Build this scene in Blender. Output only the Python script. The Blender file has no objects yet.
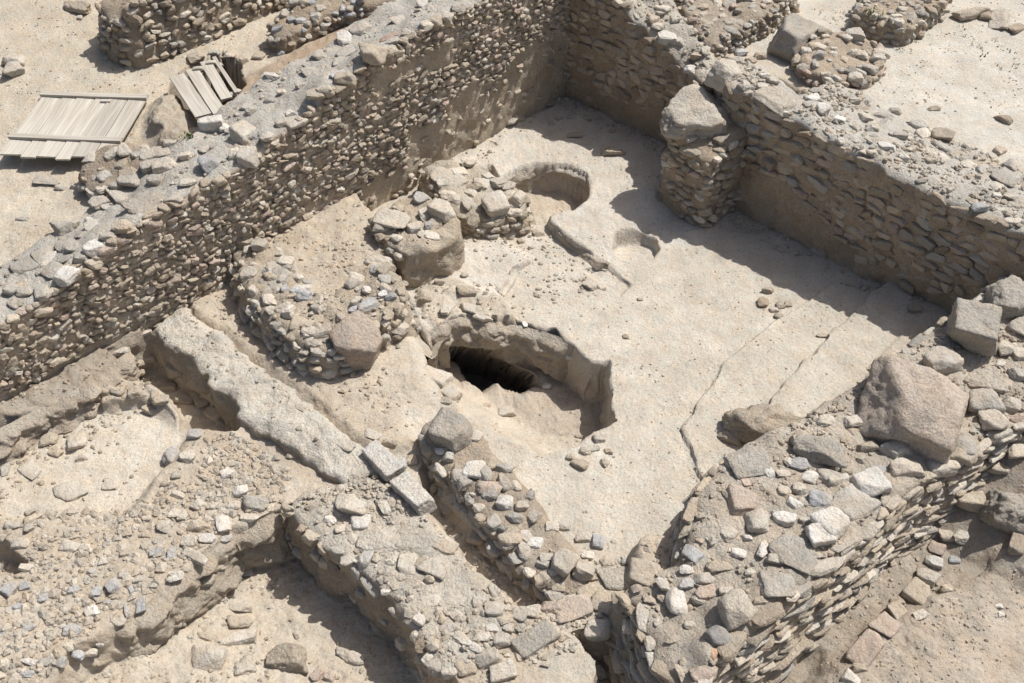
import bpy, math, random
import numpy as np

# ------------------------------------------------------------------ camera, light, exposure
F, H, PITCH = 1004.0, 9.0, math.radians(44)
S = bpy.context.scene
C = S.collection
cam = bpy.data.cameras.new('camera')
cam.sensor_width = 36; cam.lens = 36 * F / 1024; cam.clip_start = .1; cam.clip_end = 2000
co = bpy.data.objects.new('camera', cam); C.objects.link(co)
co.location = (0, 0, H); co.rotation_euler = (math.radians(90) - PITCH, 0, 0)
S.camera = co
SUN = np.array([.535, .315, 1.0]); SUN /= np.linalg.norm(SUN)
EL = math.asin(SUN[2]); AZ = math.atan2(SUN[0], SUN[1])
w = bpy.data.worlds.new('World'); S.world = w; w.use_nodes = True
sky = w.node_tree.nodes.new('ShaderNodeTexSky'); sky.sky_type = 'NISHITA'; sky.sun_disc = False; sky.dust_density = 4; sky.ozone_density = .6
sky.sun_elevation = EL; sky.sun_rotation = AZ
bg = w.node_tree.nodes['Background']; bg.inputs[1].default_value = .09
w.node_tree.links.new(sky.outputs[0], bg.inputs[0])
sl = bpy.data.lights.new('sun', 'SUN'); sl.energy = 4.5; sl.angle = math.radians(.55); sl.color = (1, .97, .925)
so = bpy.data.objects.new('sun', sl); C.objects.link(so); so.location = (8, 3, 20)
from mathutils import Vector, Matrix
so.rotation_euler = Vector(SUN).to_track_quat('Z', 'Y').to_euler()
S.view_settings.view_transform = 'Standard'; S.view_settings.look = 'None'
S.view_settings.exposure = .06; S.view_settings.gamma = 1
S.render.resolution_x = 1024; S.render.resolution_y = 683
R2 = 2 ** .5

# ------------------------------------------------------------------ pixel <-> world helpers
def ray(px, py):
    u = (px - 512) / F; v = -(py - 341.5) / F
    return np.array([u, math.cos(PITCH) + v * math.sin(PITCH), -math.sin(PITCH) + v * math.cos(PITCH)])
def W(px, py, z=0.):
    d = ray(px, py); t = (z - H) / d[2]
    return np.array([d[0] * t, d[1] * t, z])
def XY(a, b): return ((a - b) / R2, (a + b) / R2)
def toAB(x, y): return (x + y) / R2, (y - x) / R2
def onB(px, py, b):
    d = ray(px, py); t = b / ((d[1] - d[0]) / R2); return np.array([d[0] * t, d[1] * t, H + d[2] * t])
def onA(px, py, a):
    d = ray(px, py); t = a / ((d[1] + d[0]) / R2); return np.array([d[0] * t, d[1] * t, H + d[2] * t])
def scale_at(p):   # pixels per metre at a point
    return F / (p[1] * math.cos(PITCH) - (p[2] - H) * math.sin(PITCH))

# ------------------------------------------------------------------ noise
def _h(ix, iy, iz, s):
    n = (ix * 374761393 + iy * 668265263 + iz * 1440662683 + s * 974711) & 0xffffffff
    n = ((n ^ (n >> 13)) * 1274126177) & 0xffffffff
    n = n ^ (n >> 16)
    return (n & 0xffff) / 32767.5 - 1.
def vnoise(p, s=0):
    i = np.floor(p).astype(np.int64); f = p - i; f = f * f * (3 - 2 * f)
    r = 0
    for dx in (0, 1):
        wx = f[:, 0] if dx else 1 - f[:, 0]
        for dy in (0, 1):
            wy = f[:, 1] if dy else 1 - f[:, 1]
            for dz in (0, 1):
                wz = f[:, 2] if dz else 1 - f[:, 2]
                r = r + wx * wy * wz * _h(i[:, 0] + dx, i[:, 1] + dy, i[:, 2] + dz, s)
    return r
ROT = np.array(Matrix.Rotation(.9, 3, 'X') @ Matrix.Rotation(.7, 3, 'Y') @ Matrix.Rotation(.8, 3, 'Z'))
def fbm(p, freq, octv=4, s=0, gain=.5):
    r = 0; a = 1.; t = 0
    for k in range(octv):
        p = p @ ROT
        r = r + a * vnoise(p * freq + 17.3 * k, s + k); t += a; a *= gain; freq *= 2.03
    return r / t
def sstep(x): x = np.clip(x, 0, 1); return x * x * (3 - 2 * x)
def sdf(P, poly):   # positive inside
    poly = np.asarray(poly, float); n = len(poly)
    d = np.full(len(P), 1e9); ins = np.zeros(len(P), bool)
    for i in range(n):
        a = poly[i][:2]; b = poly[(i + 1) % n][:2]; e = b - a
        q = P - a; t = np.clip((q @ e) / max(e @ e, 1e-9), 0, 1)
        dd = q - t[:, None] * e; d = np.minimum(d, (dd * dd).sum(1))
        c = (a[1] > P[:, 1]) != (b[1] > P[:, 1])
        if e[1] != 0:
            xi = a[0] + (P[:, 1] - a[1]) * e[0] / e[1]; ins ^= c & (P[:, 0] < xi)
    d = np.sqrt(d); return np.where(ins, d, -d)
def pp(pts, z=0.): return [tuple(W(x, y, z)[:2]) for x, y in pts]
def ab(pts): return [XY(a, b) for a, b in pts]

# ------------------------------------------------------------------ materials
def lin(r, g, b): return tuple((c / 255.) ** 2.2 for c in (r, g, b))
def material(name, bump=.012, fine=.5, speck=.5, rough=.95, base=None):
    m = bpy.data.materials.new(name); m.use_nodes = True; nt = m.node_tree; N = nt.nodes; L = nt.links
    bs = N['Principled BSDF']; bs.inputs['Roughness'].default_value = rough
    bs.inputs['Specular IOR Level'].default_value = .15
    geo = N.new('ShaderNodeNewGeometry')
    at = N.new('ShaderNodeAttribute'); at.attribute_name = 'tint'
    def noise(sc, det, ro=.6):
        n = N.new('ShaderNodeTexNoise'); n.inputs['Scale'].default_value = sc; n.inputs['Detail'].default_value = det
        n.inputs['Roughness'].default_value = ro; L.new(geo.outputs['Position'], n.inputs['Vector']); return n
    def rng(src, a, b, c, d):
        r = N.new('ShaderNodeMapRange'); r.inputs[1].default_value = a; r.inputs[2].default_value = b
        r.inputs[3].default_value = c; r.inputs[4].default_value = d; L.new(src, r.inputs[0]); return r.outputs[0]
    def mul(a, b):
        x = N.new('ShaderNodeMath'); x.operation = 'MULTIPLY'; L.new(a, x.inputs[0]); L.new(b, x.inputs[1]); return x.outputs[0]
    n1 = noise(2.2, 5); n2 = noise(28, 6, .7); n3 = noise(48, 4, .75)
    f = mul(rng(n1.outputs[0], .3, .7, .86, 1.1), rng(n2.outputs[0], .25, .75, 1 - .22 * speck, 1 + .22 * speck))
    f = mul(f, rng(n3.outputs[0], .33, .43, 1 - .6 * speck, 1.0))
    vm = N.new('ShaderNodeVectorMath'); vm.operation = 'SCALE'
    L.new(at.outputs['Color'], vm.inputs[0]); L.new(f, vm.inputs[3])
    if base is not None: vm.inputs[0].default_value = base[:3]; L.remove(vm.inputs[0].links[0])
    # small warm/cool drift so no surface is one hue
    n4 = noise(5.5, 3)
    mx = N.new('ShaderNodeMix'); mx.data_type = 'RGBA'; mx.blend_type = 'MULTIPLY'; mx.inputs[0].default_value = 1
    cr = N.new('ShaderNodeValToRGB'); cr.color_ramp.elements[0].color = (1, .96, .9, 1); cr.color_ramp.elements[1].color = (.97, 1, 1.0, 1)
    cr.color_ramp.elements[0].position = .35; cr.color_ramp.elements[1].position = .65
    L.new(n4.outputs[0], cr.inputs[0]); L.new(vm.outputs[0], mx.inputs[6]); L.new(cr.outputs[0], mx.inputs[7])
    L.new(mx.outputs[2], bs.inputs['Base Color'])
    b1 = N.new('ShaderNodeBump'); b1.inputs['Distance'].default_value = bump * 2.2; b1.inputs['Strength'].default_value = .7
    b2 = N.new('ShaderNodeBump'); b2.inputs['Distance'].default_value = bump * .55; b2.inputs['Strength'].default_value = fine
    nb = noise(22, 7, .62); nb2 = noise(85, 5, .7)
    L.new(nb.outputs[0], b1.inputs['Height']); L.new(nb2.outputs[0], b2.inputs['Height'])
    L.new(b1.outputs[0], b2.inputs['Normal'])
    vo = N.new('ShaderNodeTexVoronoi'); vo.inputs['Scale'].default_value = 38; b3 = N.new('ShaderNodeBump'); b3.invert = True
    dn = N.new('ShaderNodeVectorMath'); dn.operation = 'MULTIPLY_ADD'; dn.inputs[1].default_value = (.06, .06, .06)
    L.new(nb.outputs[1], dn.inputs[0]); L.new(geo.outputs['Position'], dn.inputs[2]); L.new(dn.outputs[0], vo.inputs['Vector'])
    b3.inputs['Distance'].default_value = bump * .8; b3.inputs['Strength'].default_value = .35
    L.new(vo.outputs['Distance'], b3.inputs['Height']); L.new(b2.outputs[0], b3.inputs['Normal']); L.new(b3.outputs[0], bs.inputs['Normal'])
    return m
M_EARTH = material('dusty_earth', .013, .5, .8)
M_WALL = material('earth_mortar', .026, .7, .7)
M_STONE = material('weathered_stone', .017, .6, .7)
M_BOULDER = material('rough_boulder_stone', .026, .8, 1.0)

# ------------------------------------------------------------------ mesh helpers
def tag(o, label=None, cat=None, group=None, kind=None):
    if label: o['label'] = label
    if cat: o['category'] = cat
    if group: o['group'] = group
    if kind: o['kind'] = kind
    return o
def empty(name, loc, label=None, cat=None, group=None):
    o = bpy.data.objects.new(name, None); C.objects.link(o); o.location = loc; o.empty_display_size = .2
    return tag(o, label, cat, group)
def mesh(name, V, Fs, cols, mat, parent=None, origin=None, smooth=True):
    """V (n,3); Fs list of face arrays (m,k); cols (n,3)"""
    V = np.asarray(V, np.float32)
    if origin is None: origin = parent.location if parent is not None else (0, 0, 0)
    origin = np.array(origin, np.float32)
    me = bpy.data.meshes.new(name)
    Fs = [np.asarray(f, np.int32) for f in Fs if len(f)]
    nl = sum(f.size for f in Fs); nf = sum(len(f) for f in Fs)
    me.vertices.add(len(V)); me.vertices.foreach_set('co', (V - origin).ravel())
    me.loops.add(nl); me.polygons.add(nf)
    me.loops.foreach_set('vertex_index', np.concatenate([f.ravel() for f in Fs]))
    st = []; o = 0
    for f in Fs:
        st.append(o + np.arange(len(f)) * f.shape[1]); o += f.size
    me.polygons.foreach_set('loop_start', np.concatenate(st).astype(np.int32))
    me.update(calc_edges=True); me.validate()
    me.polygons.foreach_set('use_smooth', np.full(len(me.polygons), smooth))
    a = me.color_attributes.new('tint', 'FLOAT_COLOR', 'POINT')
    c4 = np.ones((len(V), 4), np.float32); cc_ = np.asarray(cols) * (1.015, .995, .99); lm = cc_.mean(1, keepdims=True); c4[:, :3] = lm + (cc_ - lm) * .93
    a.data.foreach_set('color', c4.ravel())
    me.materials.append(mat)
    ob = bpy.data.objects.new(name, me); C.objects.link(ob)
    if parent is not None: ob.parent = parent
    else: ob.location = origin.tolist()
    return ob

import bmesh
def ico(n):
    bm = bmesh.new(); bmesh.ops.create_icosphere(bm, subdivisions=n, radius=1)
    v = np.array([x.co[:] for x in bm.verts]); v /= np.linalg.norm(v, axis=1)[:, None]
    f = np.array([[q.index for q in x.verts] for x in bm.faces]); bm.free(); return v, f
ICO = {k: ico(k) for k in (2, 3, 4, 5)}
def rock(seed, sub=2, sharp=14, cuts=7, rough=.05, box=.72, jit=.24):
    r = np.random.default_rng(seed); d, f = ICO[sub]
    nrm = [(1, 0, 0), (-1, 0, 0), (0, 1, 0), (0, -1, 0), (0, 0, 1), (0, 0, -1)]
    nrm = np.array(nrm, float) + r.normal(0, jit, (6, 3)); h = r.uniform(box, box + .22, 6)
    k = r.normal(0, 1, (cuts, 3)); nrm = np.vstack([nrm, k]); h = np.concatenate([h, r.uniform(.74, 1.05, cuts)])
    nrm /= np.linalg.norm(nrm, axis=1)[:, None]
    q = np.clip(d @ nrm.T, 0, None) / h
    rad = (q ** sharp).sum(1) ** (-1 / sharp)
    v = d * rad[:, None]
    v += d * (fbm(v + seed * 3.7, 1.7, 5, seed, .6) * rough)[:, None]
    mn, mxx = v.min(0), v.max(0); v = (v - (mn + mxx) / 2) / ((mxx - mn) / 2)
    return v
PROTO2 = [rock(100 + i, 2, 22, 9, .2) for i in range(60)]
PROTO3 = [rock(300 + i, 3, 24, 9, .17) for i in range(40)]
PROTOB = [rock(700 + i, 3, 26, 6, .12, .8, .12) for i in range(40)]

TAN = (.45, .39, .31); PALE = (.55, .505, .435); GREY = (.435, .41, .365); BLUE = (.425, .435, .445); PINK = (.47, .385, .325)
BROWN = (.35, .29, .225); WHITE = (.66, .64, .6); LIME = (.54, .5, .43); DARK = (.2, .205, .22)
COLS = dict(t=TAN, p=PALE, g=GREY, b=BLUE, k=PINK, n=BROWN, w=WHITE, l=LIME, d=DARK)
CNAME = dict(t='tan', p='pale', g='grey', b='bluish grey', k='pinkish', n='brown', w='whitish', l='cream', d='dark grey')

class Pile:
    """collects many rocks into one mesh"""
    def __init__(s, smooth=False): s.smooth = smooth; s.V = []; s.C = []; s.F = []; s.n = 0
    def add(s, proto, c, ax, size, col, sub=2):
        v = (proto * size) @ ax + c      # ax rows = local axes in world
        s.V.append(v); s.C.append(np.tile(col, (len(v), 1))); s.F.append(ICO[sub][1] + s.n); s.n += len(v)
    def build(s, name, mat, parent):
        if not s.V: return None
        return mesh(name, np.vstack(s.V), [np.vstack(s.F)], np.vstack(s.C), mat, parent, smooth=s.smooth)
def axes(t, up=(0, 0, 1), tilt=0, rg=None):
    t = np.array(t, float); t /= np.linalg.norm(t); up = np.array(up, float)
    b = np.cross(up, t); b /= np.linalg.norm(b); u = np.cross(t, b)
    A = np.array([t, b, u])
    if tilt and rg is not None:
        e = rg.normal(0, tilt, 3)
        Rm = np.array(Matrix.Rotation(e[0], 3, 'X') @ Matrix.Rotation(e[1], 3, 'Y') @ Matrix.Rotation(e[2], 3, 'Z'))
        A = Rm @ A
    return A

# ------------------------------------------------------------------ ground
def z_out(A, B):
    return np.interp(A, [-5, 0, 2, 4, 8, 12, 30], [.9, .95, 1.08, 1.25, 1.5, 1.58, 1.6]) + .06 * np.clip(B - 13, 0, 8)
def z_se(A, B):
    return np.interp(A, [-5, 3, 7.7, 8.5, 9.1, 14], [-.2, -.2, -.12, .35, .78, .85]) + np.clip(1.0 - B, -1, 3) * .03
REG = []
def reg(poly, val, soft, crag=0., tint=None, tsoft=.12): REG.append((np.array(poly), val, soft, crag, tint, tsoft))
SAND = np.array((.49, .435, .355)); FLOOR = np.array((.515, .475, .405)); PLAST = np.array((.55, .51, .445)); SOIL = np.array((.345, .30, .245))
RUBG = np.array((.46, .40, .32)); DKSO = np.array((.31, .245, .18)); WARM = np.array((.49, .43, .35))
# bottom-left slope
reg(pp([(-200, 470), (60, 420), (150, 400), (290, 440), (400, 500), (520, 600), (560, 900), (-300, 900)], 0), -.02, .3, .2, RUBG, .3)
# room floor tint
reg(ab([(5.2, 3.0), (11.4, 3.0), (11.6, 10), (6, 10), (4.2, 6.5), (4.4, 4.6)]), lambda A, B: 0 * A, .3, 0, FLOOR, .25)
# low ledges in the floor
reg(pp([(700, 480), (684, 430), (721, 366), (782, 318), (835, 285), (990, 330), (860, 420)]), .05, .014)
reg(pp([(760, 420), (785, 384), (849, 320), (893, 278), (1000, 330), (870, 420)], .04), .12, .014)
reg(pp([(850, 400), (905, 330), (925, 312), (1000, 330), (900, 400)], .09), .16, .02)
# plateau round the basins
reg(pp([(500, 100), (575, 70), (760, 150), (720, 235), (682, 236), (655, 250), (640, 262), (625, 270), (606, 262), (551, 222), (548, 208), (515, 205), (490, 165), (400, 180)], .16),
    lambda A, B: .17 * sstep((B - 6.75) / .5), .035, .3, PLAST, .2)
cx, cy = W(545, 188, .17)[:2]
def circ(cx, cy, r, n=28, e=1., ph=0): return [(cx + r * (1 + .05 * math.sin(3 * t + ph)) * math.cos(t), cy + e * r * (1 + .05 * math.cos(2 * t)) * math.sin(t)) for t in np.linspace(0, 2 * math.pi, n, endpoint=False)]
reg(pp([(518, 203), (552, 224), (585, 205), (545, 190)], .0), -.02, .06, .3)
reg(circ(cx, cy, .66), -.3, .05, .4, WARM, .1)
cx, cy = W(637, 241, .12)[:2]
reg(circ(cx, cy, .33), -.16, .04, .2)
reg(pp([(584, 268), (607, 262), (632, 284), (620, 293)], .05), -.05, .03, .3)
# plastered slab
reg(pp([(400, 290), (410, 262), (483, 227), (531, 258), (500, 295), (470, 318), (430, 332), (404, 312)], .1), .1, .06, .2, PLAST, .05)
reg(pp([(531, 256), (534, 260), (500, 297), (496, 293)], .05), .0, .02)
reg(pp([(176, 300), (215, 326), (252, 353), (293, 387), (335, 422), (375, 455), (420, 440), (360, 380), (300, 345), (240, 285), (200, 280)], .1), .12, .1, .4, RUBG * 1.05, .1)
reg(pp([(418, 290), (450, 278), (500, 298), (520, 322), (480, 328), (440, 328), (425, 312)], .1), .15, .06, 1.0, SAND * .95, .05)
# sandy lump left of the cistern and terrace by the long wall
reg(pp([(345, 380), (400, 312), (425, 350), (440, 390), (400, 420), (350, 420)], .1), .14, .2, .2, SAND, .2)
reg(pp([(236, 236), (246, 290), (282, 322), (322, 338), (350, 345), (400, 290), (395, 235), (374, 208), (345, 178), (270, 205)], .5), .47, .07, .5, RUBG, .1)
# bedrock ledge below the long wall, far left
reg(ab([(-4, 9.72), (1.6, 9.74), (2.2, 9.6), (3.0, 9.75), (3.3, 9.9), (3.4, 11), (-4, 11)]), .17, .16, 1.0, SOIL * 1.0, .1)
# left room sand, hollow beside the curb
reg(pp([(-60, 450), (40, 425), (95, 402), (140, 398), (180, 420), (195, 430), (165, 470), (140, 500), (110, 530), (60, 520), (-60, 520)], -.1), -.2, .12, .1, np.array((.53, .48, .40)), .15)
reg(pp([(100, 384), (146, 380), (146, 400), (100, 403)], -.05), -.02, .04, .8, RUBG, .05)
reg(pp([(148, 345), (158, 350), (200, 378), (240, 415), (236, 432), (205, 430), (185, 425), (165, 395), (150, 385), (118, 378), (118, 365)], -.1), -.48, .08, .5, RUBG, .1)
# the cistern mouth
reg(pp([(402, 309), (407, 307), (436, 347), (431, 353)], .1), -.3, .03, .5)
reg(pp([(428, 352), (436, 334), (451, 324), (475, 324), (492, 327), (518, 324), (555, 331), (576, 350), (589, 361), (608, 361), (611, 418), (594, 430), (575, 442), (540, 452), (500, 432), (455, 415), (432, 380)], 0.05),
    lambda A, B: -.68 * sstep((A - 5.25) / .85), .045, .6, SAND, .25)
reg(pp([(446, 330), (518, 324), (555, 331), (576, 350), (589, 361), (608, 361), (611, 418), (598, 424), (592, 400), (575, 400), (545, 400), (520, 380), (480, 360), (456, 355)], .0), lambda A, B: -.68 * sstep((A - 5.25) / .85), .04, .6, SOIL * 1.25, .06)
HOLE = [tuple(W(x, y, z)[:2]) for x, y, z in [(457, 372, -.6), (455, 345, -.3), (466, 334, -.15), (482, 335, -.15), (502, 343, -.2), (524, 358, -.3), (540, 376, -.45), (545, 396, -.6), (530, 407, -.7), (508, 398, -.7), (492, 402, -.7), (478, 392, -.68), (466, 378, -.65)]]
reg(HOLE, -1.6, .04, .6, SOIL * .9, .1)
# bottom-left pit
reg(pp([(287, 506), (262, 520), (228, 530), (212, 550), (192, 570), (165, 585), (145, 605), (110, 632), (70, 652), (20, 720), (0, 900), (600, 900), (470, 720), (440, 672), (425, 650), (400, 605), (350, 562), (318, 545)], 0),
    lambda A, B: np.interp(A + .0 * B, [-1, 1.0, 2.2, 3.], [-.35, -.45, -.7, -.78]), .09, .9, SAND, .15)
reg(pp([(-60, 530), (6, 544), (22, 560), (16, 568), (-60, 585)], 0), -.3, .05, .4)
# long trench between the two wall remnants
reg(pp([(430, 462), (446, 492), (470, 523), (515, 562), (552, 590), (545, 606), (520, 603), (482, 570), (447, 530), (430, 505), (420, 480)]), -.24, .06, .5, RUBG, .1)
# stub beside the big wall, recess at the bottom
reg(pp([(637, 540), (648, 528), (672, 530), (688, 545), (690, 570), (650, 580), (636, 565)], .3), .3, .06, .6, RUBG, .06)
reg(pp([(572, 636), (592, 632), (612, 630), (625, 600), (660, 640), (720, 700), (720, 760), (620, 760), (600, 690)], 0), -.5, .05, .5, SOIL, .08)
reg(pp([(543, 655), (572, 634), (600, 664), (590, 720), (540, 720)], 0), .0, .03, 0, np.array((.47, .43, .36)), .03)
# outside levels
reg(ab([(-10, 10.75), (11.95, 10.75), (11.95, 6.3), (11.9, 1.2), (300, 1.2), (300, 300), (-200, 300), (-200, 10.75)]), z_out, .1, .2, np.array((.49, .435, .35)), .2)
reg(ab([(12.4, 1.0), (12.4, 12), (80, 12), (80, 1.0)]), z_out, .1, 0, np.array((.52, .49, .43)), .4)
reg(ab([(3.9, 1.9), (3.9, -200), (300, -200), (300, 1.9)]), z_se, .1, .5, SOIL, .2)
# brown earth slope behind the long wall; path edge at lower right
reg(ab([(5.9, 11.6), (6.3, 12.3), (9, 12.4), (12, 12.6), (12, 11.2), (6, 11.2)]), lambda A, B: z_out(A, B) + .12, .2, .9, DKSO * 1.2, .15)
reg(pp([(820, 683), (880, 625), (950, 590), (1040, 540), (1100, 560), (1100, 800), (760, 800)], -.1), lambda A, B: z_se(A, B) + .12, .12, .9, SOIL * 1.12, .1)
reg(pp([(915, 683), (950, 640), (1010, 590), (1100, 560), (1100, 800), (850, 800)], 0), lambda A, B: z_se(A, B) + .04, .15, .3, SOIL * 1.25, .2)
reg(pp([(765, 660), (800, 640), (818, 650), (820, 672), (800, 690), (770, 690)], -.15), lambda A, B: z_se(A, B) - .12, .1, .4)

def ground_fields(P):
    n = len(P); A, B = toAB(P[:, 0], P[:, 1])
    z = np.zeros(n); crag = np.zeros(n); tint = np.tile(np.array((.48, .425, .35)), (n, 1))
    wob = np.stack([P[:, 0], P[:, 1], 0 * A], 1)
    d1 = fbm(wob, 2.6, 3, 5, .4) * .055; d2 = fbm(wob, 2.6, 3, 25, .4) * .055
    Q = P + np.stack([d1, d2], 1)
    for poly, val, soft, cr, t, ts in REG:
        mn = poly.min(0) - 1; mx = poly.max(0) + 1
        k = np.where((Q > mn).all(1) & (Q < mx).all(1))[0]
        if not len(k): continue
        sd = sdf(Q[k], poly)
        wgt = sstep(sd / (2 * soft) + .5)
        v = val(A[k], B[k]) if callable(val) else val
        z[k] = z[k] * (1 - wgt) + v * wgt
        crag[k] = crag[k] * (1 - wgt) + cr * wgt
        if t is not None:
            wt = sstep(sd / (2 * ts) + .5 + 0)[:, None]
            tint[k] = tint[k] * (1 - wt) + t * wt
    return z, crag, tint
reg(pp([(150, 104), (160, 93), (180, 96), (190, 112), (192, 132), (184, 143), (160, 142), (150, 126)], 1.5), 1.55, .16, 1.6, RUBG * .82, .1)
reg(pp([(168, 84), (183, 72), (202, 62), (222, 54), (238, 66), (243, 92), (228, 110), (208, 122), (194, 116)], 1.4), .55, .06, 1, DKSO, .1)
def ground_noise(P, cr):
    p3 = np.stack([P[:, 0], P[:, 1], 0 * P[:, 0]], 1)
    amp = .3 + cr
    z = fbm(p3, .9, 3, 40) * .03 + fbm(p3, 4.5, 3, 50, .5) * .035 * amp + fbm(p3, 13, 2, 60, .5) * .012 * (amp + .35)
    return z - np.clip(fbm(p3, 9, 2, 77) - .42, 0, 1) * .05 * (.4 + cr)
def ground_z(P, noise=False):
    z, cr, t = ground_fields(P); return z + ground_noise(P, cr) if noise else z

def build_ground():
    xs = np.concatenate([np.arange(-11.2, -5.5, .03), np.arange(-5.5, 4.6, .0165), np.arange(4.6, 11.6, .03)]); ys = [4.0]
    while ys[-1] < 20.5: ys.append(ys[-1] + (.0022 if ys[-1] < 12.5 else .0042) * ys[-1])
    ys = np.array(ys)
    g = np.cumsum(.026 * 1.35 ** np.arange(1, 26)); g = g[g < 150]
    g2 = np.cumsum(.09 * 1.35 ** np.arange(1, 22)); g2 = g2[g2 < 150]; g3 = np.cumsum(.018 * 1.35 ** np.arange(1, 27)); g3 = g3[g3 < 150]
    xs = np.concatenate([xs[0] - g[::-1], xs, xs[-1] + g]); ys = np.concatenate([ys[0] - g3[::-1], ys, ys[-1] + g2])
    X, Y = np.meshgrid(xs, ys); P = np.stack([X.ravel(), Y.ravel()], 1)
    z, cr, tint = ground_fields(P)
    p3 = np.stack([P[:, 0], P[:, 1], 0 * z], 1)
    g0 = z.reshape(X.shape); a_, b_ = np.gradient(g0); s0 = np.sqrt((b_ / np.gradient(xs)[None, :]) ** 2 + (a_ / np.gradient(ys)[:, None]) ** 2).ravel()
    z = z + ground_noise(P, cr) * (1 - .85 * sstep((s0 - .5) / 2))
    V = np.stack([P[:, 0], P[:, 1], z], 1)
    # ragged, undercut edges: sideways push by 3-D noise where it is craggy or steep
    gz = z.reshape(X.shape); gy, gx = np.gradient(gz); sl = np.sqrt((gx / np.gradient(xs)[None, :]) ** 2 + (gy / (np.gradient(ys)[:, None])) ** 2).ravel()
    k = sstep(sl / 1.6) * .7 + .3 * np.clip(cr, 0, 1)
    hx = fbm(V * (1, 1, 1.8), 4.2, 3, 90, .42); hy = fbm(V * (1, 1, 1.8), 4.2, 3, 95, .42)
    V[:, 0] += hx * .10 * k; V[:, 1] += hy * .10 * k; V[:, 2] += fbm(V, 11, 3, 99, .6) * .03 * k
    # the cistern runs back beneath the plaster floor
    ins = sstep((sdf(P, HOLE) + .16) / .16); sh = np.clip(-.15 - V[:, 2], 0, 1.5) * .65 * ins
    V[:, 0] -= sh * .35; V[:, 1] += sh * .85
    # albedo: soil mottling (real colour of the dust)
    mot = fbm(p3, 1.7, 5, 120, .6); mot2 = fbm(p3, 6, 3, 150, .5); tint = tint * (1 + .07 * mot2[:, None] + .13 * mot[:, None] * np.array([.8, 1.0, 1.25]))
    ny, nx = X.shape; idx = np.arange(ny * nx).reshape(ny, nx)
    Fq = np.stack([idx[:-1, :-1], idx[:-1, 1:], idx[1:, 1:], idx[1:, :-1]], -1).reshape(-1, 4)
    o = mesh('ground', V, [Fq], tint, M_EARTH); tag(o, kind='structure', label='pale dusty excavated earth with sunken rooms, pits and steps', cat='ground')
build_ground()

def cut_face(label, pts, ztop, zbot, inside, seed, tint, inset=.03, batter=.08, rough=.09, res=.022):
    """a strip of dug earth face standing just in front of the step in the ground"""
    L = []; pts = np.array(pts)
    for a, b in zip(pts[:-1], pts[1:]):
        n = max(1, int(np.linalg.norm(b - a) / res)); L += [a + (b - a) * k / n for k in range(n)]
    L = np.array(L + [pts[-1]]); n = len(L)
    for _ in range(3): L[1:-1] = (L[:-2] + 2 * L[1:-1] + L[2:]) / 4
    L0_ = L.copy()
    for _ in range(4):
        w3 = np.column_stack([L, np.zeros(n)]); L = L0_ - np.column_stack([fbm(w3, 2.6, 3, 5, .4), fbm(w3, 2.6, 3, 25, .4)]) * .055
    tg_ = np.gradient(L, axis=0); tg_ /= np.linalg.norm(tg_, axis=1)[:, None]; nr = np.stack([tg_[:, 1], -tg_[:, 0]], 1)
    if ((np.array(inside) - L.mean(0)) @ nr[n // 2]) < 0: nr = -nr
    A, B = toAB(L[:, 0], L[:, 1]); zt = ztop(A, B) if callable(ztop) else np.full(n, ztop); zb = zbot(A, B) if callable(zbot) else np.full(n, zbot)
    fade = sstep(np.minimum(np.arange(n), np.arange(n)[::-1]) * res / .15)
    back = L - nr * .09; zr, _, tr_ = ground_fields(back); zr = ground_z(back, True)
    hi = np.maximum(zr, zt - .05); nl = int((hi - zb).max() / res) + 3; V = []; lay = []; cl = []
    tint = np.array(tint)
    for k in range(nl + 1):
        f = k / nl; off = (-.09 + (inset + .09) * sstep(f / .22 + .15) + batter * f) * fade - .09 * (1 - fade)
        V.append(np.column_stack([L + nr * off[:, None], (hi - .03) * (1 - f) + zb * f])); lay.append(np.full(n, sstep(f / .2))); m_ = sstep(f / .25); cl.append(tr_ * (1 - m_) + tint * m_)
    rows_ = len(V); V = np.vstack(V); lay = np.concatenate(lay); cl = np.vstack(cl)
    d_ = np.abs(fbm(V * (1, 1, 1.4), 4, 4, seed, .55)) * rough * 1.3 + fbm(V * (1, 1, 2.5), 1.8, 2, seed + 7) * rough * .8
    V[:, :2] += np.tile(nr, (rows_, 1)) * (d_ * lay)[:, None]; V[:, 2] += fbm(V, 9, 4, seed + 3, .6) * .025 * np.maximum(lay, .35)
    i = np.arange(rows_ * n).reshape(rows_, n); Fq = np.stack([i[:-1, :-1], i[1:, :-1], i[1:, 1:], i[:-1, 1:]], -1).reshape(-1, 4)
    cols = cl * (1 + .16 * fbm(V * (1, 1, 3), 2.2, 4, seed + 5) * lay)[:, None]
    o = mesh('earth_cut', V, [Fq], cols, M_WALL); tag(o, kind='structure')
gA = lambda A, B: -.68 * sstep((A - 5.25) / .85) - .06
cut_face('', pp([(436, 338), (440, 334), (451, 325), (478, 322), (492, 326), (518, 324), (540, 327), (558, 334), (570, 345)], .07), .05, lambda A, B: np.interp(B, [6.0, 6.4, 7.0, 7.6], [-.66, -.55, -.28, -.2]), W(490, 370, -.3)[:2], 8, RUBG * .95, inset=.05, batter=.02, rough=.12)
cut_face('', pp([(403, 309), (418, 330), (432, 350), (437, 336), (446, 328)], .1), .08, -.6, W(470, 370, -.3)[:2], 4, SOIL * 1.45, rough=.07)
bx, by = W(545, 188, .17)[:2]
cut_face('', [(bx + .66 * math.cos(t), by + .66 * math.sin(t)) for t in np.linspace(-.75, 3.5, 30)], .16, -.32, (bx, by), 5, SOIL * 1.45, inset=-.02, batter=.03, rough=.09)
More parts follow.
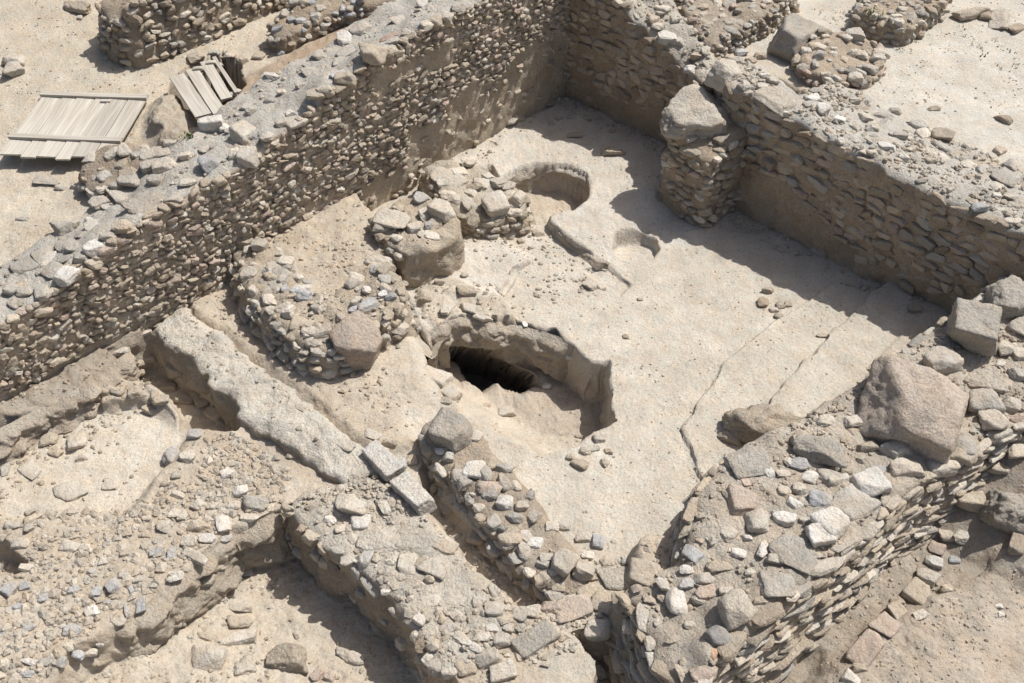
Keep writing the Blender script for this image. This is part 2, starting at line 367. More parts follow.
cut_face('', pp([(551, 222), (575, 240), (606, 262)], .16), .15, -.02, W(560, 250, 0)[:2], 6, SOIL * 1.3, inset=-.01, rough=.07)
cut_face('', pp([(286, 507), (262, 520), (228, 530), (212, 550), (192, 570), (165, 585), (145, 605), (110, 632)], 0), -.02, lambda A, B: np.interp(A, [-1, 1.0, 2.2, 3.], [-.38, -.48, -.73, -.82]), W(260, 600, -.6)[:2], 7, RUBG * .95, rough=.15)
cut_face('', ab([(.2, 9.7), (1.0, 9.66), (1.9, 9.62), (2.5, 9.7), (3.0, 9.74)]), .17, -.2, XY(1.6, 9.2), 9, SOIL * 1.25, batter=.12, rough=.2)
cut_face('', pp([(1060, 520), (1024, 548), (985, 580), (950, 612), (915, 648), (880, 690)], -.05), lambda A, B: z_se(A, B) + .1, lambda A, B: z_se(A, B) - .02, W(860, 560, 0)[:2], 10, SOIL, batter=.05, rough=.07)

# ------------------------------------------------------------------ walls
WALLS = []
def idw(P, pts, zs, pw=3):
    d = ((P[:, None, :] - pts[None]) ** 2).sum(2) + 1e-3; wg = d ** (-pw / 2.); return (wg * zs).sum(1) / wg.sum(1)
def wall_top(P):
    z = np.full(len(P), -9.)
    for Wl in WALLS:
        sd = sdf(P, Wl['poly']); k = sd > 0
        if k.any():
            q = P[k]; p3 = np.stack([q[:, 0], q[:, 1], 0 * q[:, 0]], 1); sd_ = Wl['seed']
            z[k] = np.maximum(z[k], idw(q, Wl['poly'], Wl['z']) + fbm(p3, 3.5, 5, sd_ + 9, .6) * Wl['tr'] * 1.6 - .05 * np.exp(-sd[k] / .05))
    return z
def surf(P): return np.maximum(ground_z(P, True), wall_top(P))
CAMP = np.array([0, 0, H])
from mathutils.geometry import delaunay_2d_cdt
def wall(name, label, cat, pts, base, seed=1, rows=(.07, .11), wid=(.1, .22), stick=.035, face_cols='ttttpgnk', face_mask=None, tint=(.40, .335, .26),
         cap=0, cap_size=(.06, .13), cap_cols='ppgglt', top_tint=None, rough=.05, res=.038, group=None, top_rough=.03, gap=.08, batter=.03, side_stones=True, cull=True, flat=(.75, 1.05), caps_flat=(.3, .55), tilt=.2, sharp_face=False, over=1.):
    """pts: (x, y, z) world top outline"""
    rg = np.random.default_rng(seed)
    pts = np.array([tuple(p) for p in pts], float)
    P2 = pts[:, :2]
    area = .5 * np.sum(P2[:, 0] * np.roll(P2[:, 1], -1) - P2[:, 1] * np.roll(P2[:, 0], -1))
    if area < 0: pts = pts[::-1]; P2 = pts[:, :2]
    WALLS.append(dict(poly=P2.copy(), z=pts[:, 2].copy(), seed=seed, tr=top_rough))
    c = P2.mean(0); root = empty(name, (c[0], c[1], base + .3), label, cat, group)
    # perimeter
    L = []; Z = []
    for i in range(len(pts)):
        a = pts[i]; b = pts[(i + 1) % len(pts)]; n = max(1, int(np.linalg.norm(b[:2] - a[:2]) / res))
        for k in range(n): L.append(a + (b - a) * k / n)
    L = np.array(L); n = len(L)
    sm = L.copy()
    for _ in range(2): sm = (np.roll(sm, 1, 0) + 2 * sm + np.roll(sm, -1, 0)) / 4
    L = sm; L3 = np.stack([L[:, 0], L[:, 1], 0 * L[:, 0]], 1)
    tng = np.roll(L, -1, 0)[:, :2] - np.roll(L, 1, 0)[:, :2]; tng /= np.linalg.norm(tng, axis=1)[:, None] + 1e-9
    nor = np.stack([tng[:, 1], -tng[:, 0]], 1)
    L[:, :2] += nor * (fbm(L3, 2.5, 3, seed) * .05)[:, None]
    # interior points
    mn, mx = L[:, :2].min(0), L[:, :2].max(0)
    gx, gy = np.meshgrid(np.arange(mn[0], mx[0], res), np.arange(mn[1], mx[1], res))
    G = np.stack([gx.ravel(), gy.ravel()], 1) + rg.uniform(-.3, .3, (gx.size, 2)) * res
    sd = sdf(G, L[:, :2]); G = G[sd > res * .6]
    allp = np.vstack([L[:, :2], G])
    res_ = delaunay_2d_cdt([Vector(p) for p in allp.tolist()], [(i, (i + 1) % n) for i in range(n)], [], 1, 1e-6)
    tv = np.array([v[:] for v in res_[0]]); tf = np.array(res_[2])
    ok = len(tv) == len(allp)
    zt = idw(tv, P2, pts[:, 2]); sdt = np.abs(sdf(tv, L[:, :2]))
    p3 = np.stack([tv[:, 0], tv[:, 1], 0 * zt], 1)
    zt = zt - .05 * np.exp(-sdt / .05) + fbm(p3, 3.5, 5, seed + 9, .6) * top_rough * 1.6 + fbm(p3, 8, 2, seed + 12, .5) * (.012 + top_rough * .4)
    top = np.stack([tv[:, 0], tv[:, 1], zt], 1)
    nl = max(4, int((L[:, 2].max() - base) / res)); V = [top]; F4 = []; off = len(top)
    prev = np.arange(n); 
    for k in range(1, nl + 1):
        f = k / nl; zz = zt[:n] * (1 - f) + base * f
        q = np.stack([L[:, 0] + nor[:, 0] * (batter * f * 2 + .015), L[:, 1] + nor[:, 1] * (batter * f * 2 + .015), zz], 1)
        V.append(q); cur = off + np.arange(n); off += n
        F4.append(np.stack([prev, cur, np.roll(cur, -1), np.roll(prev, -1)], 1)); prev = cur
    V = np.vstack(V); V[:n, :2] -= nor * .0
    r3 = fbm(V, 5, 4, seed + 30, .6); r4 = fbm(V + 50, 5, 4, seed + 31, .6)
    side = np.ones(len(V)); side[:len(top)] = np.exp(-sdt / .06) * .6
    nn = np.zeros((len(V), 2)); nn[:n] = nor; nn[len(top):] = np.tile(nor, (nl, 1))
    V[:, :2] += nn * (r3 * rough * side)[:, None] ; V[:, 2] += r4 * rough * .3 * side
    tt = np.array(top_tint if top_tint is not None else tint)
    cols = np.tile(np.array(tint), (len(V), 1)); cols[:len(top)] = tt
    cols *= (1 + .12 * fbm(V, 2.3, 4, seed + 3))[:, None]
    mesh('mortar_core', V, [tf, np.vstack(F4)], cols, M_WALL, root)
    # facing stones
    pile = Pile()
    per = np.linalg.norm(np.roll(L, -1, 0)[:, :2] - L[:, :2], axis=1); cum = np.concatenate([[0], np.cumsum(per)]); tot = cum[-1]
    gz = ground_z(L[:, :2] + nor * .12)
    if side_stones:
        zlo = max(base, gz.min() - .05); zhi = L[:, 2].max(); zc = zlo
        while zc < zhi:
            rh = rg.uniform(*rows); s = rg.uniform(0, .1)
            while s < tot:
                big = rg.random() < .1
                wd = rg.uniform(*wid) * (1.5 if big else 1); hh = rh * rg.uniform(*flat) * (1.35 if big else 1)
                m = s + wd / 2; i = min(int(np.searchsorted(cum, m % tot)) - 1, n - 1); i = max(i, 0)
                p = L[i]; nr = nor[i]; tz = p[2]
                wv = .05 * math.sin(m * 1.3 + seed) + .03 * math.sin(m * 3.1 + zc * 4)
                z = zc + rh / 2 + wv + rg.normal(0, .008)
                s += wd * rg.uniform(.95, 1.08) * over
                if z > tz - hh * .35 or z < gz[i] - .03: continue
                f = (tz - z) / max(tz - base, .01)
                pos = np.array([p[0] + nr[0] * (batter * 2 * f + .015), p[1] + nr[1] * (batter * 2 * f + .015), z])
                if cull and np.dot(nr, (CAMP - pos)[:2]) / np.linalg.norm((CAMP - pos)[:2]) < -.45: continue
                if rg.random() < gap: continue
                if face_mask is not None and not face_mask(pos, nr, rg): continue
                dp = rg.uniform(.05, .08) + (.03 if big else 0)
                ax = axes((tng[i][0], tng[i][1], rg.normal(0, .12)), (0, 0, 1), tilt, rg)
                cc = np.array(COLS[rg.choice(list(face_cols))]) * rg.uniform(.78, 1.15)
                st = rg.uniform(-.6, 1.) * stick
                pos[:2] += nr * (st - dp * (.55 if sharp_face else .35))
                bigp = scale_at(pos) > 72
                pr = ((PROTOB if sharp_face else PROTO3) if bigp or sharp_face else PROTO2); bigp = bigp or sharp_face; pr = pr[rg.integers(len(pr))]
                pile.add(pr, pos, ax, np.array([wd * .5, dp, hh * .5]), cc, 3 if bigp else 2)
            zc += rh * .96
    if cap:
        m_ = int(cap * abs(area)); 
        if m_:
            Q = rg.uniform(mn, mx, (m_ * 3, 2)); sq = sdf(Q, L[:, :2]); Q = Q[sq > .02]; kept = []
            for q in Q:
                if len(kept) and min((q - k)[0] ** 2 + (q - k)[1] ** 2 for k in kept) < (cap_size[0] * 1.7) ** 2: continue
                kept.append(q)
                if len(kept) > m_: break
            K = np.array(kept); zk = idw(K, P2, pts[:, 2])
            for q, z in zip(K, zk):
                r = rg.uniform(*cap_size) if rg.random() < .8 else cap_size[0] * .6; fl = rg.uniform(*caps_flat); a = rg.uniform(0, 6.28)
                ax = axes((math.cos(a), math.sin(a), rg.normal(0, .12)), (rg.normal(0, .12), rg.normal(0, .12), 1))
                cc = np.array(COLS[rg.choice(list(cap_cols))]) * rg.uniform(.8, 1.12)
                sz = np.array([r, r * rg.uniform(.6, .95), r * fl])
                pile.add(PROTO3[rg.integers(len(PROTO3))], np.array([q[0], q[1], z + sz[2] * rg.uniform(-.5, .1)]), ax, sz, cc, 3)
    pile.build('masonry_stones', M_STONE, root)
    return root
def T(l): return [tuple(W(x, y, z)) for x, y, z in l]

# the long wall on the left (its room face runs along B = 10.05)
inner = [onB(x, y, 10.08) for x, y in [(-40, 342), (0, 320), (34, 302), (85, 268), (112, 240), (140, 218), (190, 190), (240, 160), (290, 125), (340, 82), (384, 50), (444, 17), (475, 0), (520, -28)]] + [np.array([*XY(11.75, 10.08), 2.62])]
outer = T([(610, -100, 2.6), (500, -62, 2.55), (430, -22, 2.4), (385, 2, 2.3), (352, 22, 2.2), (322, 47, 2.1), (297, 57, 2.), (262, 75, 1.9), (240, 92, 1.78), (188, 135, 1.7), (150, 150, 1.62), (106, 192, 1.4), (73, 217, 1.3), (47, 233, 1.25), (4, 260, 1.2), (-60, 300, 1.15)])
def mask_L(p, n, r):
    A, B = toAB(p[0], p[1])
    if A > 7.9 and p[2] < .95 + .12 * math.sin(A * 5) + (A - 8) * .17: return r.random() < .10
    if 7.0 < A <= 7.9 and p[2] < .55: return r.random() < .3
    if A < 3.3 and p[2] < .22: return False
    if 7.4 < A < 8.9 and 1.75 < p[2] < 2.1: return r.random() < .25
    return True
L_ROOT = wall('long_rubble_wall', 'longest rubble wall, running from the left edge up to the shaded corner of the deep room', 'wall',
     inner + outer, -.5, 11, (.055, .09), (.07, .18), .032, 'tttttptk', mask_L, (.49, .42, .33), 10, (.06, .15), 'gggltg', (.49, .465, .415), .05, caps_flat=(.15, .35), gap=.015, flat=(.8, 1.3), tilt=.22, batter=.01, over=.9)

# wall closing the room at the back
i2 = [np.array([*XY(11.42, 10.3), 2.6])] + [onA(x, y, 11.42) for x, y in [(585, -45), (619, 0), (640, 22), (660, 40), (685, 64)]]
def mask_NE(p, n, r):
    A, B = toAB(p[0], p[1])
    return not (p[2] < .6 + .14 * math.sin(B * 4) and r.random() < .88)
wall('back_rubble_wall', 'shaded wall between the long wall and the pillar topped by a pale boulder', 'wall',
     i2 + T([(702, 78, 1.75), (725, 75, 1.75), (712, 50, 1.8), (690, 22, 1.9), (665, -5, 2.1), (640, -55, 2.4), (620, -85, 2.5)]), -.4, 12,
     (.1, .16), (.15, .3), .03, 'tttnkt', mask_NE, (.40, .325, .24), 40, (.06, .15), 'lltgp', (.50, .465, .40), .06, tilt=.1, gap=.02, sharp_face=True)
# eastern wall
i3 = [onA(x, y, 11.0) for x, y in [(738, 88), (753, 96), (776, 110), (796, 117), (830, 138), (860, 152), (900, 174), (940, 195), (1000, 222), (1060, 248)]]
def mask_E(p, n, r):
    A, B = toAB(p[0], p[1])
    if p[2] < np.interp(B, [2, 3, 4.5, 5.6, 6.2], [.12, .2, .38, .75, .95]) + .1 * math.sin(B * 7): return r.random() < .1
    return True
wall('flat_slab_rubble_wall', 'right hand wall of the deep room, shaded stone courses over smooth plaster, grey top', 'wall',
     i3 + T([(1120, 215, 1.6), (1024, 168, 1.6), (980, 148, 1.6), (935, 130, 1.6), (900, 112, 1.62), (858, 86, 1.68), (828, 78, 1.75), (812, 90, 1.75), (800, 92, 1.8), (785, 82, 1.85), (762, 62, 1.9), (728, 58, 1.9), (718, 70, 1.85)]), -.4, 13,
     (.1, .16), (.15, .32), .03, 'tttnkgt', mask_E, (.45, .365, .275), 20, (.05, .12), 'pglgtp', (.50, .475, .425), .09, gap=.02, tilt=.09, sharp_face=True)
# the pillar
wall('stone_pillar', 'rubble pillar projecting into the room, carrying a big pale boulder on its top', 'pillar',
     [(*XY(10.3, 7.15), 1.3), (*XY(10.27, 6.35), 1.15), (*XY(10.95, 6.3), 1.35), (*XY(11.6, 6.4), 1.5), (*XY(11.6, 7.15), 1.5)], -.3, 14,
     (.08, .12), (.12, .24), .05, 'tttptk', None, (.42, .34, .25), 10, (.07, .12), 'ptl', None, .06)
# south-east wall
se = [(624, 592, .5), (640, 575, .55), (664, 566, .6), (690, 555, .7), (690, 525, .78), (700, 490, .85), (722, 460, .85), (745, 440, .85), (800, 415, .9), (860, 378, .92), (930, 332, .95), (985, 292, 1.), (1050, 245, 1.1), (1130, 280, 1.1), (1090, 400, .95),
      (1010, 425, .85), (965, 452, .85), (935, 470, .85), (900, 490, .85), (870, 520, .85), (834, 556, .85), (790, 592, .85), (745, 625, .8), (715, 650, .78), (700, 690, .7), (690, 730, .65), (705, 690, .65), (686, 674, .6), (665, 665, .55), (652, 655, .55), (656, 642, .55), (643, 622, .52), (641, 605, .5)]
se = [p for p in se if p[:2] not in ((705, 690),)]
wall('mortared_rubble_wall', 'broad low wall at lower right, its top crowded with large set stones and a huge boulder', 'wall',
     T(se), -.55, 15, (.05, .085), (.14, .34), .03, 'ttpgtpt', None, (.40, .345, .27), 8, (.04, .085), 'ptgkt', (.48, .43, .36), .05, top_rough=.04, batter=.13, gap=.03, tilt=.1)
# stub walls within the room
wall('low_rubble_wall', 'crescent of loose grey rubble standing below the middle of the long wall', 'wall',
     T([(234, 240, .55), (246, 230, .6), (266, 240, .6), (292, 266, .58), (308, 288, .55), (330, 298, .55), (345, 282, .55), (366, 262, .58), (392, 268, .6), (403, 296, .6), (385, 318, .55), (362, 322, .55), (348, 345, .5), (315, 350, .5), (285, 330, .5), (258, 305, .52), (241, 276, .55)]),
     -.1, 16, (.07, .11), (.1, .2), .05, 'ptggt', None, (.44, .38, .30), 60, (.06, .13), 'ppgtpb', None, .07, caps_flat=(.5, .8), batter=.1, top_rough=.06)
wall('broken_wall_stub', 'taller stub with a plastered side and grey stones on top, left of the plaster slab', 'wall',
     T([(370, 216, .68), (388, 208, .7), (400, 195, .72), (420, 193, .75), (442, 200, .75), (455, 214, .72), (456, 232, .68), (430, 246, .68), (405, 256, .62), (388, 240, .65)]),
     -.1, 17, (.09, .13), (.12, .22), .03, 'tpg', lambda p, n, r: (n[0] - n[1]) < .2, (.46, .395, .31), 14, (.08, .15), 'ptg', None, .12, top_rough=.05)
wall('short_wall_stub', 'short wall stub with pale flat blocks beside the round basin', 'wall',
     T([(424, 166, .45), (440, 158, .47), (470, 160, .47), (500, 176, .45), (526, 192, .42), (524, 208, .4), (508, 214, .38), (488, 222, .36), (470, 214, .4), (448, 202, .42)]),
     -.2, 18, (.08, .12), (.12, .22), .03, 'ttp', None, (.42, .35, .26), 12, (.08, .16), 'lptl', (.50, .45, .37), .07, batter=.08, top_rough=.05)
# lime curb, ridge, middle rubble wall
wall('lime_curb', 'straight cream lime-plastered curb running diagonally at left below the long wall', 'curb',
     T([(150, 328, .17), (182, 304, .16), (215, 329, .18), (252, 356, .18), (293, 390, .16), (335, 425, .14), (372, 452, .12), (378, 470, .1), (345, 482, .08), (318, 464, .1), (285, 441, .14), (268, 427, .16), (240, 416, .13), (234, 402, .14), (214, 384, .15), (208, 371, .15), (196, 366, .16), (188, 354, .16), (166, 344, .16)]),
     -.7, 19, (.1, .14), (.15, .3), .02, 'tn', lambda p, n, r: p[2] < -.1 and r.random() < .5, (.43, .37, .29), 0, top_tint=(.57, .535, .465), rough=.11, top_rough=.05, side_stones=False, res=.026)
wall('mortared_wall_remnant', 'wide flat mortared wall remnant with two cut blocks on top, beside the lower pit', 'wall',
     T([(284, 505, .06), (300, 492, .07), (335, 480, .08), (372, 472, .08), (402, 494, .08), (424, 512, .06), (446, 538, .05), (480, 575, .05), (515, 610, .04), (505, 640, .04), (470, 665, .04), (442, 670, .04), (425, 648, .04), (400, 605, .05), (352, 562, .06), (320, 545, .06)]),
     -1.0, 20, (.1, .15), (.09, .2), .03, 'tgnp', lambda p, n, r: r.random() < .3 and p[2] < .0 or p[2] > -.06, (.40, .34, .265), 7, (.05, .12), 'ptgl', (.52, .48, .41), .11, top_rough=.04)
wall('small_rubble_wall', 'narrow rubble wall of grey stones running down from a large grey block to the trench end', 'wall',
     T([(420, 428, .3), (438, 412, .32), (462, 412, .3), (478, 430, .28), (500, 458, .22), (530, 490, .2), (556, 525, .16), (580, 552, .12), (588, 580, .08), (565, 592, .06), (546, 578, .1), (518, 553, .15), (486, 516, .2), (454, 476, .25)]),
     -.6, 21, (.07, .12), (.1, .2), .05, 'ptggt', None, (.40, .34, .27), 22, (.06, .13), 'ppgtg', None, .06, caps_flat=(.5, .8), batter=.06)
# walls further off
def wz(pts, z): return T([(x, y, z) for x, y in pts])
wall('tall_rubble_wall', 'tall rubble wall end at upper left behind the wooden hatches', 'wall',
     [(*XY(5.75, 14.1), 2.1), (*XY(5.9, 13.85), 2.35), (*XY(7, 13.85), 2.8), (*XY(14, 13.95), 3.0), (*XY(14, 14.8), 3.), (*XY(6.4, 14.8), 2.6), (*XY(5.8, 14.6), 2.2)], 1.0, 22,
     (.08, .13), (.1, .22), .05, 'tttpgn', None, (.38, .32, .25), 10, (.06, .12), 'pgt', None, .06, batter=.14)
wall('distant_rubble_wall', 'rubble wall with many small pale stones behind the back corner, top centre', 'wall',
     T([(712, 45, 1.85), (735, 30, 1.9), (770, 8, 2.0), (800, -20, 2.1), (760, -60, 2.2), (680, -55, 2.2), (672, -10, 2.0), (690, 20, 1.9)]), 1.2, 23,
     (.07, .1), (.08, .15), .045, 'ttppg', None, (.40, .34, .27), 45, (.06, .12), 'pptgk', None, .06, gap=.03)
wall('low_block_wall', 'low block and rubble heap just behind the right hand wall', 'wall',
     T([(800, 58, 1.85), (815, 30, 1.9), (850, 28, 1.85), (878, 42, 1.8), (884, 62, 1.75), (866, 78, 1.75), (835, 80, 1.78), (812, 72, 1.8)]), 1.2, 24,
     (.09, .13), (.1, .2), .05, 'ptgk', None, (.42, .35, .27), 40, (.07, .13), 'ppgt', None, .06, caps_flat=(.5, .8))
wall('corner_rubble_wall', 'low rubble wall stub with tidy stone side at the top right', 'wall',
     T([(860, 8, 1.95), (868, -15, 1.95), (900, -40, 2.), (960, -40, 2.), (945, -5, 1.95), (918, 18, 1.92), (905, 26, 1.9), (882, 20, 1.92)]), 1.2, 25,
     (.08, .12), (.1, .2), .05, 'ttpg', None, (.42, .35, .27), 36, (.06, .12), 'ppgt', None, .06, caps_flat=(.45, .7))
wall('collapsed_rubble_wall', 'collapsed rubble heap at top left between the tall wall and the long wall', 'wall',
     T([(268, 30, 1.75), (276, 12, 1.85), (300, -2, 1.95), (345, -20, 2.), (400, -40, 2.1), (420, -20, 2.), (375, 0, 2.), (335, 8, 1.9), (300, 26, 1.8), (282, 36, 1.75)]), 1.2, 26,
     (.07, .11), (.08, .16), .05, 'ptgb', None, (.40, .33, .25), 45, (.06, .12), 'ppgbt', None, .06, caps_flat=(.5, .8))
wall('rubble_wall_end', 'short lumpy wall end jutting from the long wall towards the large hatch', 'wall',
     T([(76, 168, 1.55), (86, 152, 1.6), (108, 142, 1.65), (130, 140, 1.68), (150, 148, 1.65), (160, 165, 1.6), (120, 185, 1.5), (98, 190, 1.45), (84, 182, 1.45)]), .9, 27,
     (.09, .13), (.1, .2), .04, 'tg', None, (.36, .30, .235), 24, (.08, .15), 'ggpt', None, .08)

#@@HERO
# ------------------------------------------------------------------ single stones
COLS['K'] = (.58, .495, .42); CNAME['K'] = 'pinkish'; COLS['o'] = (.55, .36, .24); COLS['r'] = (.36, .24, .19); CNAME['o'] = 'orange'; CNAME['r'] = 'reddish'
ROOTS = {o.name: o for o in C.objects if o.type == 'EMPTY'}
def find_surface(px, py, lift=0.):
    d = ray(px, py); zs = np.arange(3.4, -1.7, -.012); t = (zs - H) / d[2]
    P = np.stack([d[0] * t, d[1] * t], 1); hz = surf(P) + lift
    k = np.argmax(zs <= hz)
    return np.array([P[k][0], P[k][1], hz[k] - lift])
SHP = {'': (.62, 28, 9, .14, .66, .24), 'F': (.24, 30, 8, .10, .74, .14), 'B': (.75, 40, 3, .08, .78, .12), 'R': (.74, 18, 12, .24, .68, .22), 'G': (.74, 30, 8, .13, .72, .2),
       'Q': (.9, 40, 4, .10, .82, .09), 'K': (.8, 50, 2, .05, .86, .06), 'S': (.1, 60, 0, .02, .9, .02), 'O': (.6, 8, 5, .04, .86, .12), 'P': (.55, 14, 14, .34, .66, .3), 'L': (.3, 40, 3, .06, .84, .06), 'T': (.95, 34, 6, .12, .76, .16)}
def stone(name, px, py, wp, hp, ang, col, shp, seed, parent=None, lift_extra=0.):
    rg = np.random.default_rng(seed)
    kk, sharp, cuts, rough, box, jit = SHP[shp]
    kk *= rg.uniform(.85, 1.15)
    p = find_surface(px, py); sc = scale_at(p)
    for _ in range(2):
        a = math.radians(ang); dx, dy = math.cos(a), -math.sin(a)
        q0 = W(px - dx * wp / 2, py - dy * wp / 2, p[2]); q1 = W(px + dx * wp / 2, py + dy * wp / 2, p[2])
        e0 = W(px + dy * hp / 2, py - dx * hp / 2, p[2]); e1 = W(px - dy * hp / 2, py + dx * hp / 2, p[2])
        Lw = np.linalg.norm(q1 - q0); Dw = np.linalg.norm(e1 - e0)
        t = (q1 - q0) / Lw
        th = math.atan2(H - p[2], p[1]); fr = math.sin(th) / (math.sin(th) + kk * math.cos(th) * .75)
        fl = 1 - (1 - fr) * abs(t[1]); fd = 1 - (1 - fr) * abs(t[0])
        Lw *= fl; Dw *= fd; Hh = kk * min(Lw, Dw) if shp != 'S' else .05
        p = find_surface(px, py, Hh * .35)
    emb = 0 if shp == 'S' else .05 if shp in 'LK' and shp else .3
    sub = 5 if wp > 45 else 4 if wp > 19 else 3
    v = rock(seed, sub, sharp, cuts, rough, box, jit)
    tilt = .10 if shp not in 'SKG' else .03
    ax = axes((t[0], t[1], rg.normal(0, tilt)), (rg.normal(0, tilt), rg.normal(0, tilt), 1))
    sz = np.array([Lw, Dw, Hh]) / 2 * (1.06, 1.06, 1.1)
    c = np.array([p[0], p[1], p[2] + Hh * (.5 - emb) + lift_extra])
    V = (v * sz) @ ax
    if wp > 25: V += (fbm(V + seed, 10, 5, seed, .68) * min(.045 if shp in 'RG' and shp else .025, .07 * Lw))[:, None] * v / (np.linalg.norm(v, axis=1)[:, None] + 1e-6)
    cc = np.array(COLS[col]) * rg.uniform(.9, 1.08)
    cols = np.tile(cc, (len(V), 1)) * (1 + .13 * fbm(V + seed, 7, 4, seed))[:, None]
    dust = (.12 + sstep((fbm(V + 3 * seed, 3.5, 3, seed + 5) + .2) / .5) * .3)[:, None]
    cols = cols * (1 - dust) + np.array((.50, .44, .36)) * dust
    base = c - np.array([0, 0, Hh / 2])
    mat = M_BOULDER if wp > 40 else M_STONE
    o = mesh(name, V + c, [ICO[sub][1]], cols, mat, parent, origin=None if parent is not None else base, smooth=sub > 3)
    return o
